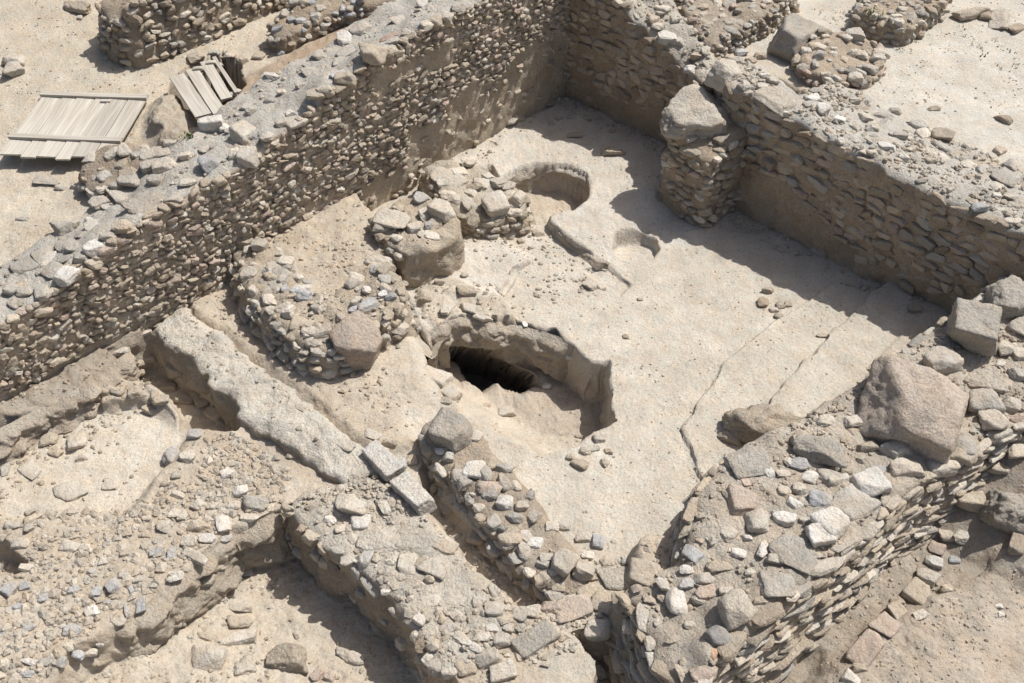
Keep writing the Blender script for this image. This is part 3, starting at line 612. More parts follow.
HERO = """@SE set_stone
764,424,78,52,-5,t,R,brown round-shouldered boulder overhanging the room
731,437,17,28,80,n,,
750,462,42,30,10,g,F,
822,450,64,28,-20,g,,long rough grey stone
799,464,20,16,0,b,,
770,472,11,12,0,w,,
783,473,14,10,0,p,,
811,478,20,16,-30,w,,
799,488,16,15,0,p,,
784,491,13,12,0,p,,
795,504,21,11,-25,w,,
821,500,28,19,-15,b,,
785,518,27,17,-10,w,,
831,523,40,27,-45,w,O,
817,535,38,22,-50,w,,
795,553,54,38,-35,g,F,
758,521,23,25,0,l,,
741,500,28,30,0,k,,
777,584,34,30,0,g,F,
747,537,10,9,0,w,,
729,534,18,16,40,p,,
738,553,12,18,80,w,,
763,550,20,15,50,w,,
777,559,22,14,0,g,,
692,555,28,15,-35,b,B,
719,567,26,13,0,t,,
687,570,15,10,0,w,,
686,584,16,14,0,b,,
704,577,24,17,0,g,,
706,592,22,18,0,k,,orange-brown rounded stone
663,585,20,13,-40,w,,
676,601,34,18,-80,w,O,
737,607,42,38,-50,p,,large pale rounded boulder
719,637,30,22,-40,d,O,dark blue-grey cobble
705,672,30,20,15,k,,
713,657,14,10,60,o,,orange brick fragment
872,482,40,32,-50,w,,large white rounded stone
854,502,40,36,-40,g,F,
830,478,30,16,-10,g,,
837,480,26,14,10,p,,
844,545,32,13,35,g,,
908,468,36,20,-5,p,,
898,449,34,24,5,l,,
942,468,32,22,15,l,,
877,470,16,12,0,b,,
966,445,28,26,0,g,,
992,445,28,20,10,g,,
993,421,32,26,-5,p,,
985,402,36,28,-5,g,B,
1010,404,26,16,-20,p,,
946,490,26,34,70,t,,
973,484,22,12,0,t,,
971,502,28,20,0,t,B,
1018,452,22,18,0,p,,
1004,385,20,12,10,p,,
942,360,34,30,10,g,,
1006,348,20,22,70,p,,
1001,364,12,9,-20,w,,
987,378,48,26,-15,l,F,
1020,328,22,28,80,g,,
1020,354,14,14,0,p,,
1014,274,14,9,-20,w,,
1018,374,16,16,0,g,,
1000,468,24,14,0,t,,
650,600,14,9,-20,t,,
725,590,12,10,0,p,,
750,572,12,9,20,p,,
690,625,12,9,0,l,,
672,640,14,10,30,t,,
760,600,13,10,0,t,,
805,520,11,8,0,p,,
846,470,14,10,0,t,,
868,445,22,14,0,t,,
855,420,26,16,10,p,,
800,440,18,14,0,t,,
884,500,14,12,50,t,,
925,480,18,12,20,t,,
826,420,22,12,15,l,,
785,645,17,9,-5,l,,
@L set_stone
63,227,30,18,0,g,,
89,221,10,8,0,w,,
98,201,22,16,20,g,F,
120,192,30,22,-30,g,F,
145,202,46,20,22,g,F,
131,178,24,18,-10,g,F,
154,180,16,14,0,g,,
69,247,14,12,0,g,,
93,249,26,15,25,w,,
67,276,32,14,42,w,,long white stone slanting on the edge
81,257,15,14,0,g,,
122,225,19,16,0,t,,
107,236,14,10,0,g,,
132,238,12,12,0,t,,
97,267,24,10,35,t,,
76,285,24,9,35,t,,
114,247,12,12,0,t,,
25,266,30,18,20,g,F,
45,256,26,17,20,g,F,
53,270,26,14,25,g,F,
42,292,18,16,0,g,,
25,292,16,12,0,g,,
10,290,16,14,0,g,,
57,297,13,9,20,p,,
45,302,15,8,20,b,,
188,183,22,9,10,p,,
212,124,26,18,0,w,B,
224,128,10,9,0,w,,
243,132,26,20,-30,p,B,
237,153,15,14,0,p,,
250,151,10,8,0,t,,
209,163,24,19,10,b,,round bluish boulder
185,155,13,10,0,p,,
158,152,26,14,0,g,F,
164,165,30,14,10,p,,
148,166,20,12,15,g,,
272,76,15,10,0,w,,white jagged stone
282,92,9,7,0,p,,
344,38,18,13,70,w,,
337,61,9,6,0,p,,
316,94,19,14,0,t,,
326,97,16,14,0,p,,
290,113,15,6,20,w,,
297,129,28,11,22,p,,
281,123,14,8,20,g,,
338,75,20,8,15,b,,
365,50,9,6,0,w,,
422,3,12,8,-20,w,,
390,37,34,5,25,r,,thin red brick edge
348,98,22,18,0,t,,
378,103,30,26,0,t,,
330,124,20,16,0,t,,
249,162,20,20,0,g,B,
407,33,9,9,0,p,,
427,28,16,10,20,p,,
447,18,13,12,0,g,,
459,12,14,12,0,g,,
435,21,14,14,0,t,,
178,212,26,8,25,g,,
152,206,24,5,27,t,,
150,213,26,5,27,t,,
152,220,26,5,27,t,,
160,224,24,5,27,t,,
165,206,20,5,27,g,,
270,100,12,8,0,g,,
300,85,12,8,20,g,,
250,110,16,9,20,g,,
360,28,24,12,20,g,F,
345,52,20,10,20,g,F,
310,70,18,10,20,g,F,
320,55,16,10,20,g,F,
400,20,18,10,20,g,F,
170,143,14,10,0,g,,
195,130,16,10,0,g,,
@P cap_boulder
700,112,54,62,-62,p,P,
@NE set_stone
667,37,18,14,0,w,,
690,70,20,9,-20,w,,
698,56,16,10,0,t,,
652,20,14,10,-20,t,,
@E set_stone
725,72,40,24,-25,l,R,
776,100,46,24,-18,l,F,
745,85,12,10,-20,w,,
762,86,12,8,0,p,,
764,75,10,8,0,w,,
773,79,12,10,0,p,,
747,94,12,8,0,g,,
815,90,14,12,0,g,,
814,98,16,9,20,w,,
822,109,19,11,-20,w,,
840,119,14,10,-10,w,,
866,117,14,11,0,p,,
887,146,22,9,-10,w,,
904,157,13,9,-10,w,,
920,124,24,10,-30,w,,
943,134,26,16,-10,n,,
950,189,11,9,-30,p,,
981,207,19,11,0,b,,
942,146,30,6,-30,g,,
1008,177,32,18,-30,g,F,
1012,166,24,10,-30,g,,
997,195,10,6,0,w,,
855,100,12,8,0,p,,
875,128,12,9,0,p,,
900,135,14,9,0,g,,
930,160,12,8,0,t,,
965,160,14,9,0,g,,
1000,150,16,9,-30,k,,
@P1 set_stone
792,38,56,46,-20,g,Q,big flat-topped grey block
855,34,17,16,0,g,,
802,21,15,8,-10,w,,
880,53,18,13,0,p,,
@S1 set_stone
300,289,21,12,0,w,,
274,271,12,12,0,b,,
259,244,16,14,0,g,,
245,241,18,12,0,t,,
356,270,18,12,0,t,,
367,305,28,14,25,b,,
383,294,10,9,0,w,,
367,290,12,9,70,w,,
325,332,10,12,80,p,,
311,332,18,14,0,p,,
299,323,20,18,0,t,,
377,262,30,14,-15,p,,
357,341,62,46,38,k,T,big rough pinkish block leaning
@S2 set_stone
420,199,17,12,-20,b,,
441,210,28,20,-30,p,B,
392,219,36,20,-15,l,F,
414,228,15,14,0,p,,
430,225,11,10,0,b,,
@S3 set_stone
448,179,38,16,-22,l,F,
471,193,15,8,-20,p,,
495,204,32,24,20,p,B,
518,197,16,15,-20,p,B,
470,163,12,8,0,p,,
515,216,14,9,0,p,,
@S6 set_stone
451,430,42,38,-25,g,B,biggest grey block at the upper end
440,452,10,8,0,w,,
475,469,26,22,0,w,O,round white cobble
489,488,26,16,0,k,,
505,503,20,17,-20,w,,
522,506,14,11,0,p,,
533,516,18,15,50,g,,
460,476,18,18,0,g,,
515,485,17,13,-60,p,,
491,462,18,14,-60,t,,
510,530,18,13,-40,t,,
526,534,11,9,0,w,,
552,526,14,12,0,p,,
564,526,14,10,0,g,,
536,543,15,14,0,w,,
522,547,12,10,70,w,,
564,562,28,26,-30,p,B,
545,577,14,12,-60,t,,
547,558,14,12,0,g,,
583,537,16,12,0,p,,
@S5 set_stone
350,503,38,28,-10,p,,
360,522,20,18,0,w,O,round whitish cobble
330,520,14,11,0,w,,
351,537,16,11,-40,p,,
341,529,13,11,0,p,,
379,539,42,32,0,l,F,
418,542,50,28,-10,l,F,
444,546,26,16,-20,t,F,
435,567,28,24,-30,g,F,
410,565,24,24,0,l,F,
357,561,14,6,-20,w,,
350,575,14,13,0,g,,
389,613,10,8,0,w,,
455,600,18,12,0,l,F,
430,600,20,14,0,l,F,
420,620,14,12,-40,w,,
@A cut_stone_block
383,464,48,26,-43,w,K,upper of the two pale cut blocks lying end to end on the flat wall remnant
414,496,50,26,-42,w,K,lower of the two pale cut blocks lying end to end on the flat wall remnant
@Z1 loose_stone|in the gap and ground between the lime curb and the small rubble wall|stones around the wall remnant blocks
379,450,20,11,-10,p,,
403,463,15,10,70,b,,
412,460,13,12,0,t,,
478,538,20,17,-20,t,,
491,552,18,14,-30,t,,
449,510,15,12,0,t,,
477,522,14,10,-30,p,,
345,445,20,12,-20,p,F,
300,408,12,8,-20,p,,
372,435,18,10,-20,p,F,
390,440,16,12,0,t,,
@Z2 loose_stone|beside the dark cistern mouth|stones around the cistern mouth
448,310,17,13,80,p,,
427,296,13,12,0,t,,
440,281,11,9,0,t,,
466,291,24,12,-10,t,,
468,309,20,12,-10,p,,
483,326,22,9,-15,p,,
465,275,8,6,0,t,,
569,360,10,9,0,w,,
547,386,9,7,0,w,,
434,378,36,26,-20,p,B,
450,392,24,18,-40,p,,
505,411,22,14,0,p,,
485,405,12,8,0,t,,
445,400,14,10,0,t,,
525,329,6,8,0,w,,
@Z3 loose_stone|on the smooth pale floor of the deep room|stones on the floor of the deep room
768,290,13,9,-20,t,,
763,302,11,12,0,n,,
780,305,12,8,-40,t,,
780,316,11,7,0,n,,
774,310,10,7,0,p,,
788,304,8,6,0,t,,
822,336,12,5,0,t,,
915,308,15,12,0,t,,
559,118,9,6,0,g,,
551,123,6,5,0,g,,
586,143,10,6,20,p,,
570,117,6,5,0,t,,
575,135,16,8,0,t,,
613,151,24,12,0,t,,
580,463,19,13,-20,t,,
571,456,11,10,0,p,,
585,450,13,11,0,p,,
600,438,13,12,0,p,,
608,451,10,8,0,t,,
605,462,11,9,-40,t,,
594,449,12,9,0,p,,
579,436,8,6,0,t,,
539,233,13,9,10,t,,
521,241,8,6,0,t,,
510,229,9,7,0,p,,
588,555,13,11,0,w,,
598,541,17,14,80,b,,
597,536,8,6,0,p,,
640,300,6,4,0,n,,
626,337,7,6,0,n,,
590,286,18,9,-30,p,,
@Z4 loose_stone|on the sandy floor below the left part of the long wall|stones in the sandy room at left
49,439,19,15,10,t,,
76,441,30,18,25,p,,
56,452,15,12,-20,t,,
44,417,12,12,0,t,,
80,458,13,8,20,p,,
122,352,15,12,0,p,B,
149,358,12,9,0,t,,
138,364,11,9,0,t,,
140,373,11,9,0,t,,
147,379,9,8,0,t,,
106,390,17,14,0,t,,
118,391,14,12,0,t,,
135,391,15,13,10,t,,
153,395,12,9,70,t,,
90,405,13,10,0,t,,
168,385,18,12,0,n,,
108,483,12,8,-60,t,,
30,470,22,16,-40,p,F,
71,490,36,20,20,p,F,
112,484,16,14,0,p,F,
150,410,14,10,-20,t,,
175,372,22,16,-30,t,,
200,398,26,20,-40,n,,
215,412,22,18,-30,t,,
160,400,18,13,0,t,,
185,400,20,12,0,n,,
@Z5 loose_stone|on the rubble slope between the curb and the lower pit|stones strewn over the slope
194,434,16,12,-5,b,,
171,456,24,18,40,b,,
187,456,16,14,70,p,,
176,475,11,10,0,g,,
165,484,9,7,0,n,,
227,474,16,11,15,w,,
229,463,14,9,15,t,,
240,491,18,12,10,w,O,
255,503,27,20,0,g,R,
249,518,20,10,-5,p,,
233,506,14,11,0,p,,
221,495,9,9,0,p,,
199,505,17,13,40,p,,
213,505,15,9,10,p,,
223,523,19,15,-75,w,B,
198,527,20,17,-20,t,,
189,541,17,15,0,l,,
207,538,17,11,0,w,,
225,540,15,13,0,b,,
237,540,12,11,50,p,,
222,553,17,14,-20,p,,
195,556,30,13,-28,p,,
175,514,13,12,0,p,,
183,516,12,10,70,p,,
162,526,16,13,70,p,,
147,518,10,9,0,p,,
178,494,16,9,-20,p,,
182,491,9,6,0,t,,
165,484,9,6,0,t,,
145,535,12,6,0,t,,
156,552,18,7,25,b,,
171,553,15,9,80,b,,
293,529,14,13,0,t,,
290,538,12,7,80,w,,
277,457,10,9,0,g,,
291,455,12,10,0,t,,
176,577,17,12,5,w,,
113,586,22,13,45,b,,
96,592,16,10,70,b,,
73,590,12,10,0,b,,
92,572,10,8,0,b,,
125,574,12,10,0,p,,
139,580,10,8,0,p,,
131,589,10,6,-70,b,,
92,611,18,12,15,w,,
66,609,12,11,0,p,,
69,618,16,5,0,g,,
139,605,20,13,80,b,,
127,611,13,9,-60,b,,
118,622,15,11,-15,p,,
137,630,27,15,15,g,,
72,629,22,14,10,b,,
29,628,18,9,15,b,,
18,634,9,7,50,g,,
3,632,16,7,80,b,,
9,589,20,13,50,b,,
25,586,12,10,0,b,,
43,598,11,10,0,b,,
18,607,15,7,20,b,,
8,611,10,8,0,p,,
30,597,12,6,20,p,,
26,568,14,9,0,p,B,
30,662,17,8,-15,w,B,
61,663,17,12,30,b,,
46,662,14,10,0,g,,
77,654,16,12,-20,b,,
91,653,15,10,10,p,,
100,645,10,7,0,b,,
27,674,15,8,0,b,,
117,597,12,5,10,t,,
109,602,12,5,0,b,,
51,619,9,6,0,p,,
20,623,12,7,20,l,,
176,598,10,6,20,t,,
4,470,16,9,75,g,,
31,512,15,7,30,g,,
34,518,22,7,30,p,,
29,528,15,8,30,g,,
12,525,16,10,0,g,,
70,546,20,14,0,p,,
20,543,17,12,0,p,,
85,547,12,8,0,p,,
204,580,22,16,0,t,,
217,566,17,13,0,t,,
@Z6 loose_stone|in the lower pit at the bottom left|stones on the floor of the lower pit
246,572,14,12,0,b,,
223,596,14,11,-60,p,,
240,608,25,11,-5,p,,
240,622,26,15,5,t,,
238,638,40,15,14,p,,
205,636,17,9,-10,t,,
206,657,36,32,0,l,O,
243,666,26,20,20,l,,
289,657,46,34,-15,t,R,
350,657,34,16,-25,p,,
296,635,10,6,-60,t,,
318,674,20,11,40,k,,
330,676,14,11,60,k,,
304,560,7,5,0,t,,
@Z7 loose_stone|in the rubble field at the bottom centre|stones in the bottom centre rubble
517,613,23,19,-20,g,,
533,611,18,15,0,p,,
551,606,22,16,0,k,,
488,658,30,22,15,g,B,
503,671,28,22,10,p,B,
503,640,20,17,0,g,,
482,637,18,12,0,p,,
475,648,16,9,-20,w,,
492,628,13,10,0,w,,
459,637,14,12,60,p,,
467,643,11,8,0,w,,
520,627,13,11,30,g,,
508,628,12,11,0,p,,
598,629,28,24,0,p,O,round pale boulder
573,609,36,26,10,k,F,
611,606,40,24,-20,t,F,
590,591,32,16,-10,t,F,
620,577,42,26,10,l,F,
495,610,22,17,0,g,,
466,668,22,19,0,t,,
646,574,38,28,-15,t,,
558,588,14,10,0,t,,
480,600,14,9,0,g,,
545,665,10,7,0,t,,
600,673,18,13,-50,g,,
630,560,16,11,0,p,,
@Z8 loose_stone|on the brown earth at the lower right|stones on the earth beyond the low wall
1012,507,58,46,-10,g,R,
1018,544,24,20,70,n,,
938,548,22,15,-20,k,,
934,562,22,11,-20,w,,
954,560,12,9,0,b,,
927,576,28,16,-30,g,,
947,589,13,10,0,t,,
961,537,16,13,0,l,,
947,535,16,12,0,l,,
897,600,14,10,0,t,,
921,614,18,12,20,p,,
852,678,26,18,-40,w,,
998,607,9,5,0,w,,
1001,615,7,6,0,w,,
860,668,14,10,0,t,,
@Z9 flagstone|set in a row on the earth at the lower right|flagstones of the row at lower right
919,594,30,24,-35,t,L,
899,613,30,15,-50,t,L,
885,627,28,22,-40,k,L,
866,650,38,26,50,k,L,
@ZA loose_stone|on the ground beyond the long wall, upper left|stones beyond the long wall
12,69,28,18,15,g,,
14,60,22,14,0,p,,
78,6,32,14,-15,t,,
80,18,6,5,0,p,,
47,181,28,10,-5,g,F,
75,186,11,7,0,p,,
60,187,10,8,0,g,,
22,219,13,5,0,g,,
195,58,15,13,70,t,,
214,54,11,6,0,g,,
242,60,18,8,20,t,,
230,55,12,7,0,p,,
258,56,14,8,0,t,,
225,68,8,6,0,t,,
@ZB boulder|in the row at the top right corner|boulders at the top right
972,12,27,22,-30,t,,
1000,18,30,24,70,p,,
1016,28,18,15,-20,n,,
986,16,15,13,0,n,,
@ZC loose_stone|on the sand behind the right hand wall|stones behind the right hand wall
934,108,13,6,0,n,,
1004,118,28,8,-25,n,,
878,52,18,14,70,t,,
741,53,14,8,10,b,,
752,60,12,8,-40,k,,
760,56,12,9,0,t,,
@G boulder
914,399,124,92,-22,K,G,giant pinkish boulder lying on the low wall at lower right, the largest stone in view
977,328,60,50,-12,g,Q,big grey cube-like block near the right hand corner of the deep room
1009,296,52,44,-15,g,R,rough dark-pored boulder at the right edge where the two walls meet
@TILE floor_tile
535,640,42,22,33,g,S,thin square grey tile lying in the rubble at the bottom centre
"""
PARENT = dict(SE='mortared_rubble_wall', L='long_rubble_wall', P='stone_pillar', NE='back_rubble_wall', E='flat_slab_rubble_wall', P1='low_block_wall', S1='low_rubble_wall',
              S2='broken_wall_stub', S3='short_wall_stub', S6='small_rubble_wall', S5='mortared_wall_remnant')
ORD = ['leftmost', 'second from the left', 'third from the left', 'fourth from the left', 'fifth from the left', 'sixth from the left', 'seventh from the left', 'eighth from the left', 'ninth from the left', 'tenth from the left', 'eleventh from the left', 'twelfth from the left']
def build_heroes():
    zone = None; nm = None; ph = None; grp = None; parent = None; seed = 5000; free = []; cnt = {}
    for ln in HERO.strip().splitlines():
        if ln[0] == '@':
            a = ln[1:].split('|'); zone, nm = a[0].split(' '); ph = a[1] if len(a) > 1 else None; grp = a[2] if len(a) > 2 else None
            parent = ROOTS.get(PARENT.get(zone, '')); continue
        x, y, w_, h_, an, col, shp, lab = ln.split(',', 7)
        seed += 7; x, y, w_, h_, an = map(float, (x, y, w_, h_, an))
        if parent is not None:
            cnt[zone] = cnt.get(zone, 0) + 1
            if cnt[zone] > 98: continue
        o = stone(nm, x, y, w_, h_, an, col, shp, seed, parent)
        if parent is not None:
            if lab: o['label'] = lab
            continue
        if ph is None:
            tag(o, lab, {'boulder': 'boulder', 'cut_stone_block': 'stone block', 'floor_tile': 'tile'}[nm]); continue
        size = 'large' if w_ * h_ > 520 else 'small' if w_ * h_ < 140 else 'medium sized'
        asp = w_ / h_; word = 'flat ' if shp in ('F', 'S') else 'blocky ' if shp == 'B' else 'elongated ' if asp > 1.75 else ''
        kind = {'loose_stone': 'stone', 'flagstone': 'flagstone', 'boulder': 'boulder'}[nm]
        tag(o, None, kind, grp); free.append((x, f'{size} {CNAME[col]} {word}{kind}', ph, lab, o))
    from collections import defaultdict
    D = defaultdict(list)
    for f in free: D[(f[1], f[2])].append(f)
    for (k, ph), fs in D.items():
        fs.sort(key=lambda f: f[0])
        for i, f in enumerate(fs):
            if f[3]: lb = f[3] + ' ' + ph
            elif len(fs) == 1: lb = f'the only {k} {ph}'
            else: lb = (ORD[i] if i < len(ORD) else f'{i + 1}th from the left') + f' {k} {ph}'
            f[4]['label'] = ' '.join(lb.split()[:16])
build_heroes()

# ------------------------------------------------------------------ crumbs and gravel nobody could count
def chips(name, label, polys, count, size, cols, seed, tilt=.4, pw=3.2, sink=.12, dusty=.4):
    rg = np.random.default_rng(seed); d, f = ICO1
    Vs = []; Cs = []; n = 0; allP = []
    for poly, share in polys:
        poly = np.array(poly); mn, mx = poly.min(0), poly.max(0); m = int(count * share)
        Q = rg.uniform(mn, mx, (m * 4, 2)); Q = Q[sdf(Q, poly) > 0]
        cl = fbm(np.stack([Q[:, 0], Q[:, 1], 0 * Q[:, 0]], 1), 1.6, 3, seed) + rg.normal(0, .18, len(Q))
        Q = Q[cl > -.12][:m]; allP.append(Q)
    Q = np.vstack(allP); z = surf(Q); m = len(Q)
    # skip cliffs
    e = .05; zz = [surf(Q + np.array(o)) for o in ((e, 0), (-e, 0), (0, e), (0, -e))]
    ok = (np.max(zz, 0) - np.min(zz, 0)) < .1; Q = Q[ok]; z = z[ok]; m = len(Q)
    s_ = size[0] + (size[1] - size[0]) * rg.random(m) ** pw
    V = d[None] * (1 + rg.normal(0, .17, (m, len(d), 1))); V = V * (s_[:, None] * rg.uniform(.55, 1.15, (m, 3)))[:, None, :] * (1, 1, .7)
    an = rg.uniform(0, 6.28, m); ca, sa = np.cos(an), np.sin(an); tl = rg.normal(0, tilt, m)
    X, Y, Z = V[..., 0], V[..., 1], V[..., 2]
    Y, Z = Y * np.cos(tl)[:, None] - Z * np.sin(tl)[:, None], Y * np.sin(tl)[:, None] + Z * np.cos(tl)[:, None]
    X, Y = X * ca[:, None] - Y * sa[:, None], X * sa[:, None] + Y * ca[:, None]
    V = np.stack([X + Q[:, :1], Y + Q[:, 1:], Z + (z + s_ * sink)[:, None]], -1).reshape(-1, 3)
    pal = np.array([COLS[c] for c in cols]) * (1 - dusty) + np.array((.48, .42, .34)) * dusty; cc = pal[rg.integers(len(pal), size=m)] * rg.uniform(.82, 1.1, (m, 1))
    Fc = (f[None] + (np.arange(m) * len(d))[:, None, None]).reshape(-1, 3)
    o = mesh(name, V, [Fc], np.repeat(cc, len(d), 0), M_STONE, smooth=False)
    tag(o, label, 'gravel', kind='stuff')
ICO1 = ico(1)
RUB = pp([(-20, 520), (60, 500), (150, 500), (190, 440), (240, 430), (290, 470), (285, 500), (228, 528), (190, 570), (145, 605), (90, 660), (60, 700), (-20, 700)])
chips('rubble_slope_gravel', 'small grey and pale chips scattered over the slope at lower left', [(RUB, 1)], 3400, (.006, .05), 'ppgtttlt', 1)
chips('remnant_gravel', 'small chips and grit on the flat wall remnant and the rubble at bottom centre', [(pp([(290, 500), (400, 470), (520, 590), (600, 560), (680, 560), (640, 600), (600, 640), (480, 683), (420, 650), (350, 560)]), 1)], 2600, (.006, .045), 'pptllt', 2)
chips('wall_top_gravel', 'grit and small chips bedded in the top of the broad low wall', [(pp([(640, 590), (690, 490), (760, 430), (900, 340), (1040, 240), (1060, 420), (940, 470), (834, 556), (720, 650), (680, 680)], .8), 1)], 5600, (.006, .04), 'ptgttlt', 3)
chips('floor_grit', 'sparse grit and crumbs on the pale floor of the deep room', [(ab([(4.5, 3.2), (10.9, 3.2), (10.9, 6), (11.3, 9.9), (4, 10)]), 1)], 3600, (.004, .02), 'tttlpn', 4)
chips('wall_foot_rubble', 'crumbs and small stones fallen along the foot of the shaded walls', [(ab([(10.55, 3.2), (10.95, 3.2), (10.95, 6.2), (10.6, 6.2)]), .4), (ab([(11.0, 7.2), (11.4, 7.2), (11.4, 10), (11.0, 10)]), .35), (ab([(6.6, 9.7), (11.3, 9.7), (11.3, 10.0), (6.6, 10.0)]), .35)], 900, (.008, .06), 'tttp', 14)
chips('left_room_rubble', 'chips and clods along the foot of the long wall at left', [(pp([(-20, 400), (60, 385), (120, 350), (150, 350), (150, 400), (90, 420), (40, 450), (-20, 520)]), .5), (pp([(0, 440), (130, 410), (150, 500), (100, 540), (0, 540)], -.2), .25), (pp([(190, 300), (240, 280), (320, 355), (400, 330), (420, 420), (370, 440), (300, 380)], .1), .4)], 1500, (.006, .04), 'tttpt', 5)
chips('terrace_rubble', 'small rubble on the sandy terrace and stubs below the long wall', [(pp([(240, 240), (280, 215), (400, 190), (400, 300), (350, 330), (290, 320)], .5), .6), (pp([(410, 270), (520, 200), (560, 230), (620, 290), (580, 290), (480, 330), (420, 320)], .1), .4)], 1500, (.006, .045), 'ttpt', 6)
chips('long_wall_gravel', 'grit and flat chips on the grey top of the long wall', [([o_[:2] for o_ in (inner + outer)], 1)], 1500, (.008, .045), 'ggtlg', 7)
chips('right_wall_gravel', 'grit and chips on the grey tops of the walls at upper right', [([p[:2] for p in T([(700, 40, 1.8), (740, 60, 1.8), (830, 75, 1.8), (900, 110, 1.7), (1040, 170, 1.7), (1080, 250, 1.6), (940, 195, 1.6), (780, 112, 1.8), (720, 80, 1.8)])], .75), ([p[:2] for p in T([(620, 0, 2.1), (640, -60, 2.1), (700, 20, 1.9), (730, 70, 1.8), (680, 60, 1.8)])], .3)], 3000, (.01, .055), 'ppglt', 8)
chips('outer_grit', 'sparse grit on the ground outside the walls', [(pp([(-20, -20), (300, -20), (230, 60), (150, 100), (100, 180), (0, 250)], 1.4), .45), (pp([(780, 40), (870, -20), (1040, -20), (1040, 160), (900, 110), (820, 80)], 1.5), .3), (pp([(740, 690), (830, 600), (940, 530), (1040, 460), (1040, 690)], -.1), .6)], 3000, (.005, .025), 'tttnp', 9)
chips('half_buried_rubble', 'dusty half-buried stones packed in the slope at lower left', [(RUB, 1)], 520, (.03, .085), 'pptgtlp', 21, .25, 1.3, -.1, .45)
chips('low_wall_rubble', 'dusty half-buried rubble packed in the top of the broad low wall', [([p[:2] for p in T(se)], 1)], 420, (.025, .07), 'ptgtlpk', 22, .25, 1.5, -.05, .4)
chips('trench_rubble', 'rubble fallen in the narrow trench and over the wall remnant', [(pp([(430, 480), (446, 492), (470, 523), (515, 562), (552, 590), (520, 603), (447, 530), (420, 490)], -.1), .3), (pp([(300, 495), (400, 480), (520, 600), (470, 665), (440, 665), (350, 560)], .05), .5), (pp([(440, 640), (520, 600), (600, 560), (660, 560), (620, 600), (560, 640), (480, 690)], 0), .4)], 420, (.025, .075), 'pptgl', 23, .25, 1.4, -.05, .4)
chips('curb_chips', 'small chips of lime crust lying on the straight cream curb', [(pp([(152, 328), (182, 306), (252, 356), (335, 425), (375, 455), (345, 480), (268, 425), (194, 360)], .15), 1)], 300, (.006, .04), 'lplt', 15)
chips('pit_grit', 'grit on the floor of the lower pit', [(pp([(100, 690), (200, 600), (290, 550), (440, 680), (400, 720), (120, 720)], -.6), 1)], 900, (.006, .04), 'tttp', 10)

# ------------------------------------------------------------------ wooden hatches
def wood():
    m = bpy.data.materials.new('weathered_wood'); m.use_nodes = True; nt = m.node_tree; N = nt.nodes; L = nt.links
    bs = N['Principled BSDF']; bs.inputs['Roughness'].default_value = .85; bs.inputs['Specular IOR Level'].default_value = .2
    tc = N.new('ShaderNodeTexCoord'); mp = N.new('ShaderNodeMapping'); mp.inputs['Scale'].default_value = (.9, 22, 22)
    L.new(tc.outputs['Object'], mp.inputs[0]); n = N.new('ShaderNodeTexNoise'); n.inputs['Scale'].default_value = 1.6; n.inputs['Detail'].default_value = 7
    L.new(mp.outputs[0], n.inputs['Vector']); oi = N.new('ShaderNodeObjectInfo')
    cr = N.new('ShaderNodeValToRGB'); e = cr.color_ramp.elements; e[0].position = .3; e[0].color = (.38, .335, .27, 1); e[1].position = .7; e[1].color = (.55, .52, .46, 1)
    L.new(n.outputs[0], cr.inputs[0])
    mr = N.new('ShaderNodeMapRange'); mr.inputs[3].default_value = .84; mr.inputs[4].default_value = 1.06; L.new(oi.outputs['Random'], mr.inputs[0])
    vm = N.new('ShaderNodeVectorMath'); vm.operation = 'SCALE'; L.new(cr.outputs[0], vm.inputs[0]); L.new(mr.outputs[0], vm.inputs[3]); L.new(vm.outputs[0], bs.inputs['Base Color'])
    b = N.new('ShaderNodeBump'); b.inputs['Distance'].default_value = .006; b.inputs['Strength'].default_value = .8; L.new(n.outputs[0], b.inputs['Height']); L.new(b.outputs[0], bs.inputs['Normal'])
    return m
M_WOOD = wood()
def plank(name, p0, p1, width, thick, parent, up=(0, 0, 1), seed=0):
    """board from p0 to p1 (centre line), with slightly warped, chamfered body"""
    p0 = np.array(p0); p1 = np.array(p1); Lg = np.linalg.norm(p1 - p0); A_ = axes(p1 - p0, up); rg = np.random.default_rng(seed)
    nx = 9; prof = []; c = .004; w2, t2 = width / 2, thick / 2
    ring = [(-w2, -t2 + c), (-w2, t2 - c), (-w2 + c, t2), (w2 - c, t2), (w2, t2 - c), (w2, -t2 + c), (w2 - c, -t2), (-w2 + c, -t2)]
    V = []; bow = rg.normal(0, .006)
    for i in range(nx):
        x = Lg * (i / (nx - 1) - .5); k = 1 - (2 * i / (nx - 1) - 1) ** 2; e = rg.normal(0, .0015)
        for y, z in ring: V.append((x + (rg.normal(0, .004) if i in (0, nx - 1) else 0), y + e, z + bow * k))
    V = np.array(V); q = []
    for i in range(nx - 1):
        for j in range(8): a = i * 8 + j; b = i * 8 + (j + 1) % 8; q.append((a, b, b + 8, a + 8))
    caps = np.array([list(range(7, -1, -1)), [(nx - 1) * 8 + j for j in range(8)]])
    o = mesh(name, V, [np.array(q)[:, ::-1], caps[:, ::-1]], np.tile((.4, .35, .27), (len(V), 1)), M_WOOD, None, origin=(0, 0, 0), smooth=False)
    mid = (p0 + p1) / 2
    o.parent = parent
    M3 = Matrix([[A_[0][i], A_[1][i], A_[2][i]] for i in range(3)])
    o.matrix_local = Matrix.Translation(Vector(mid) - parent.location) @ M3.to_4x4()
    return o
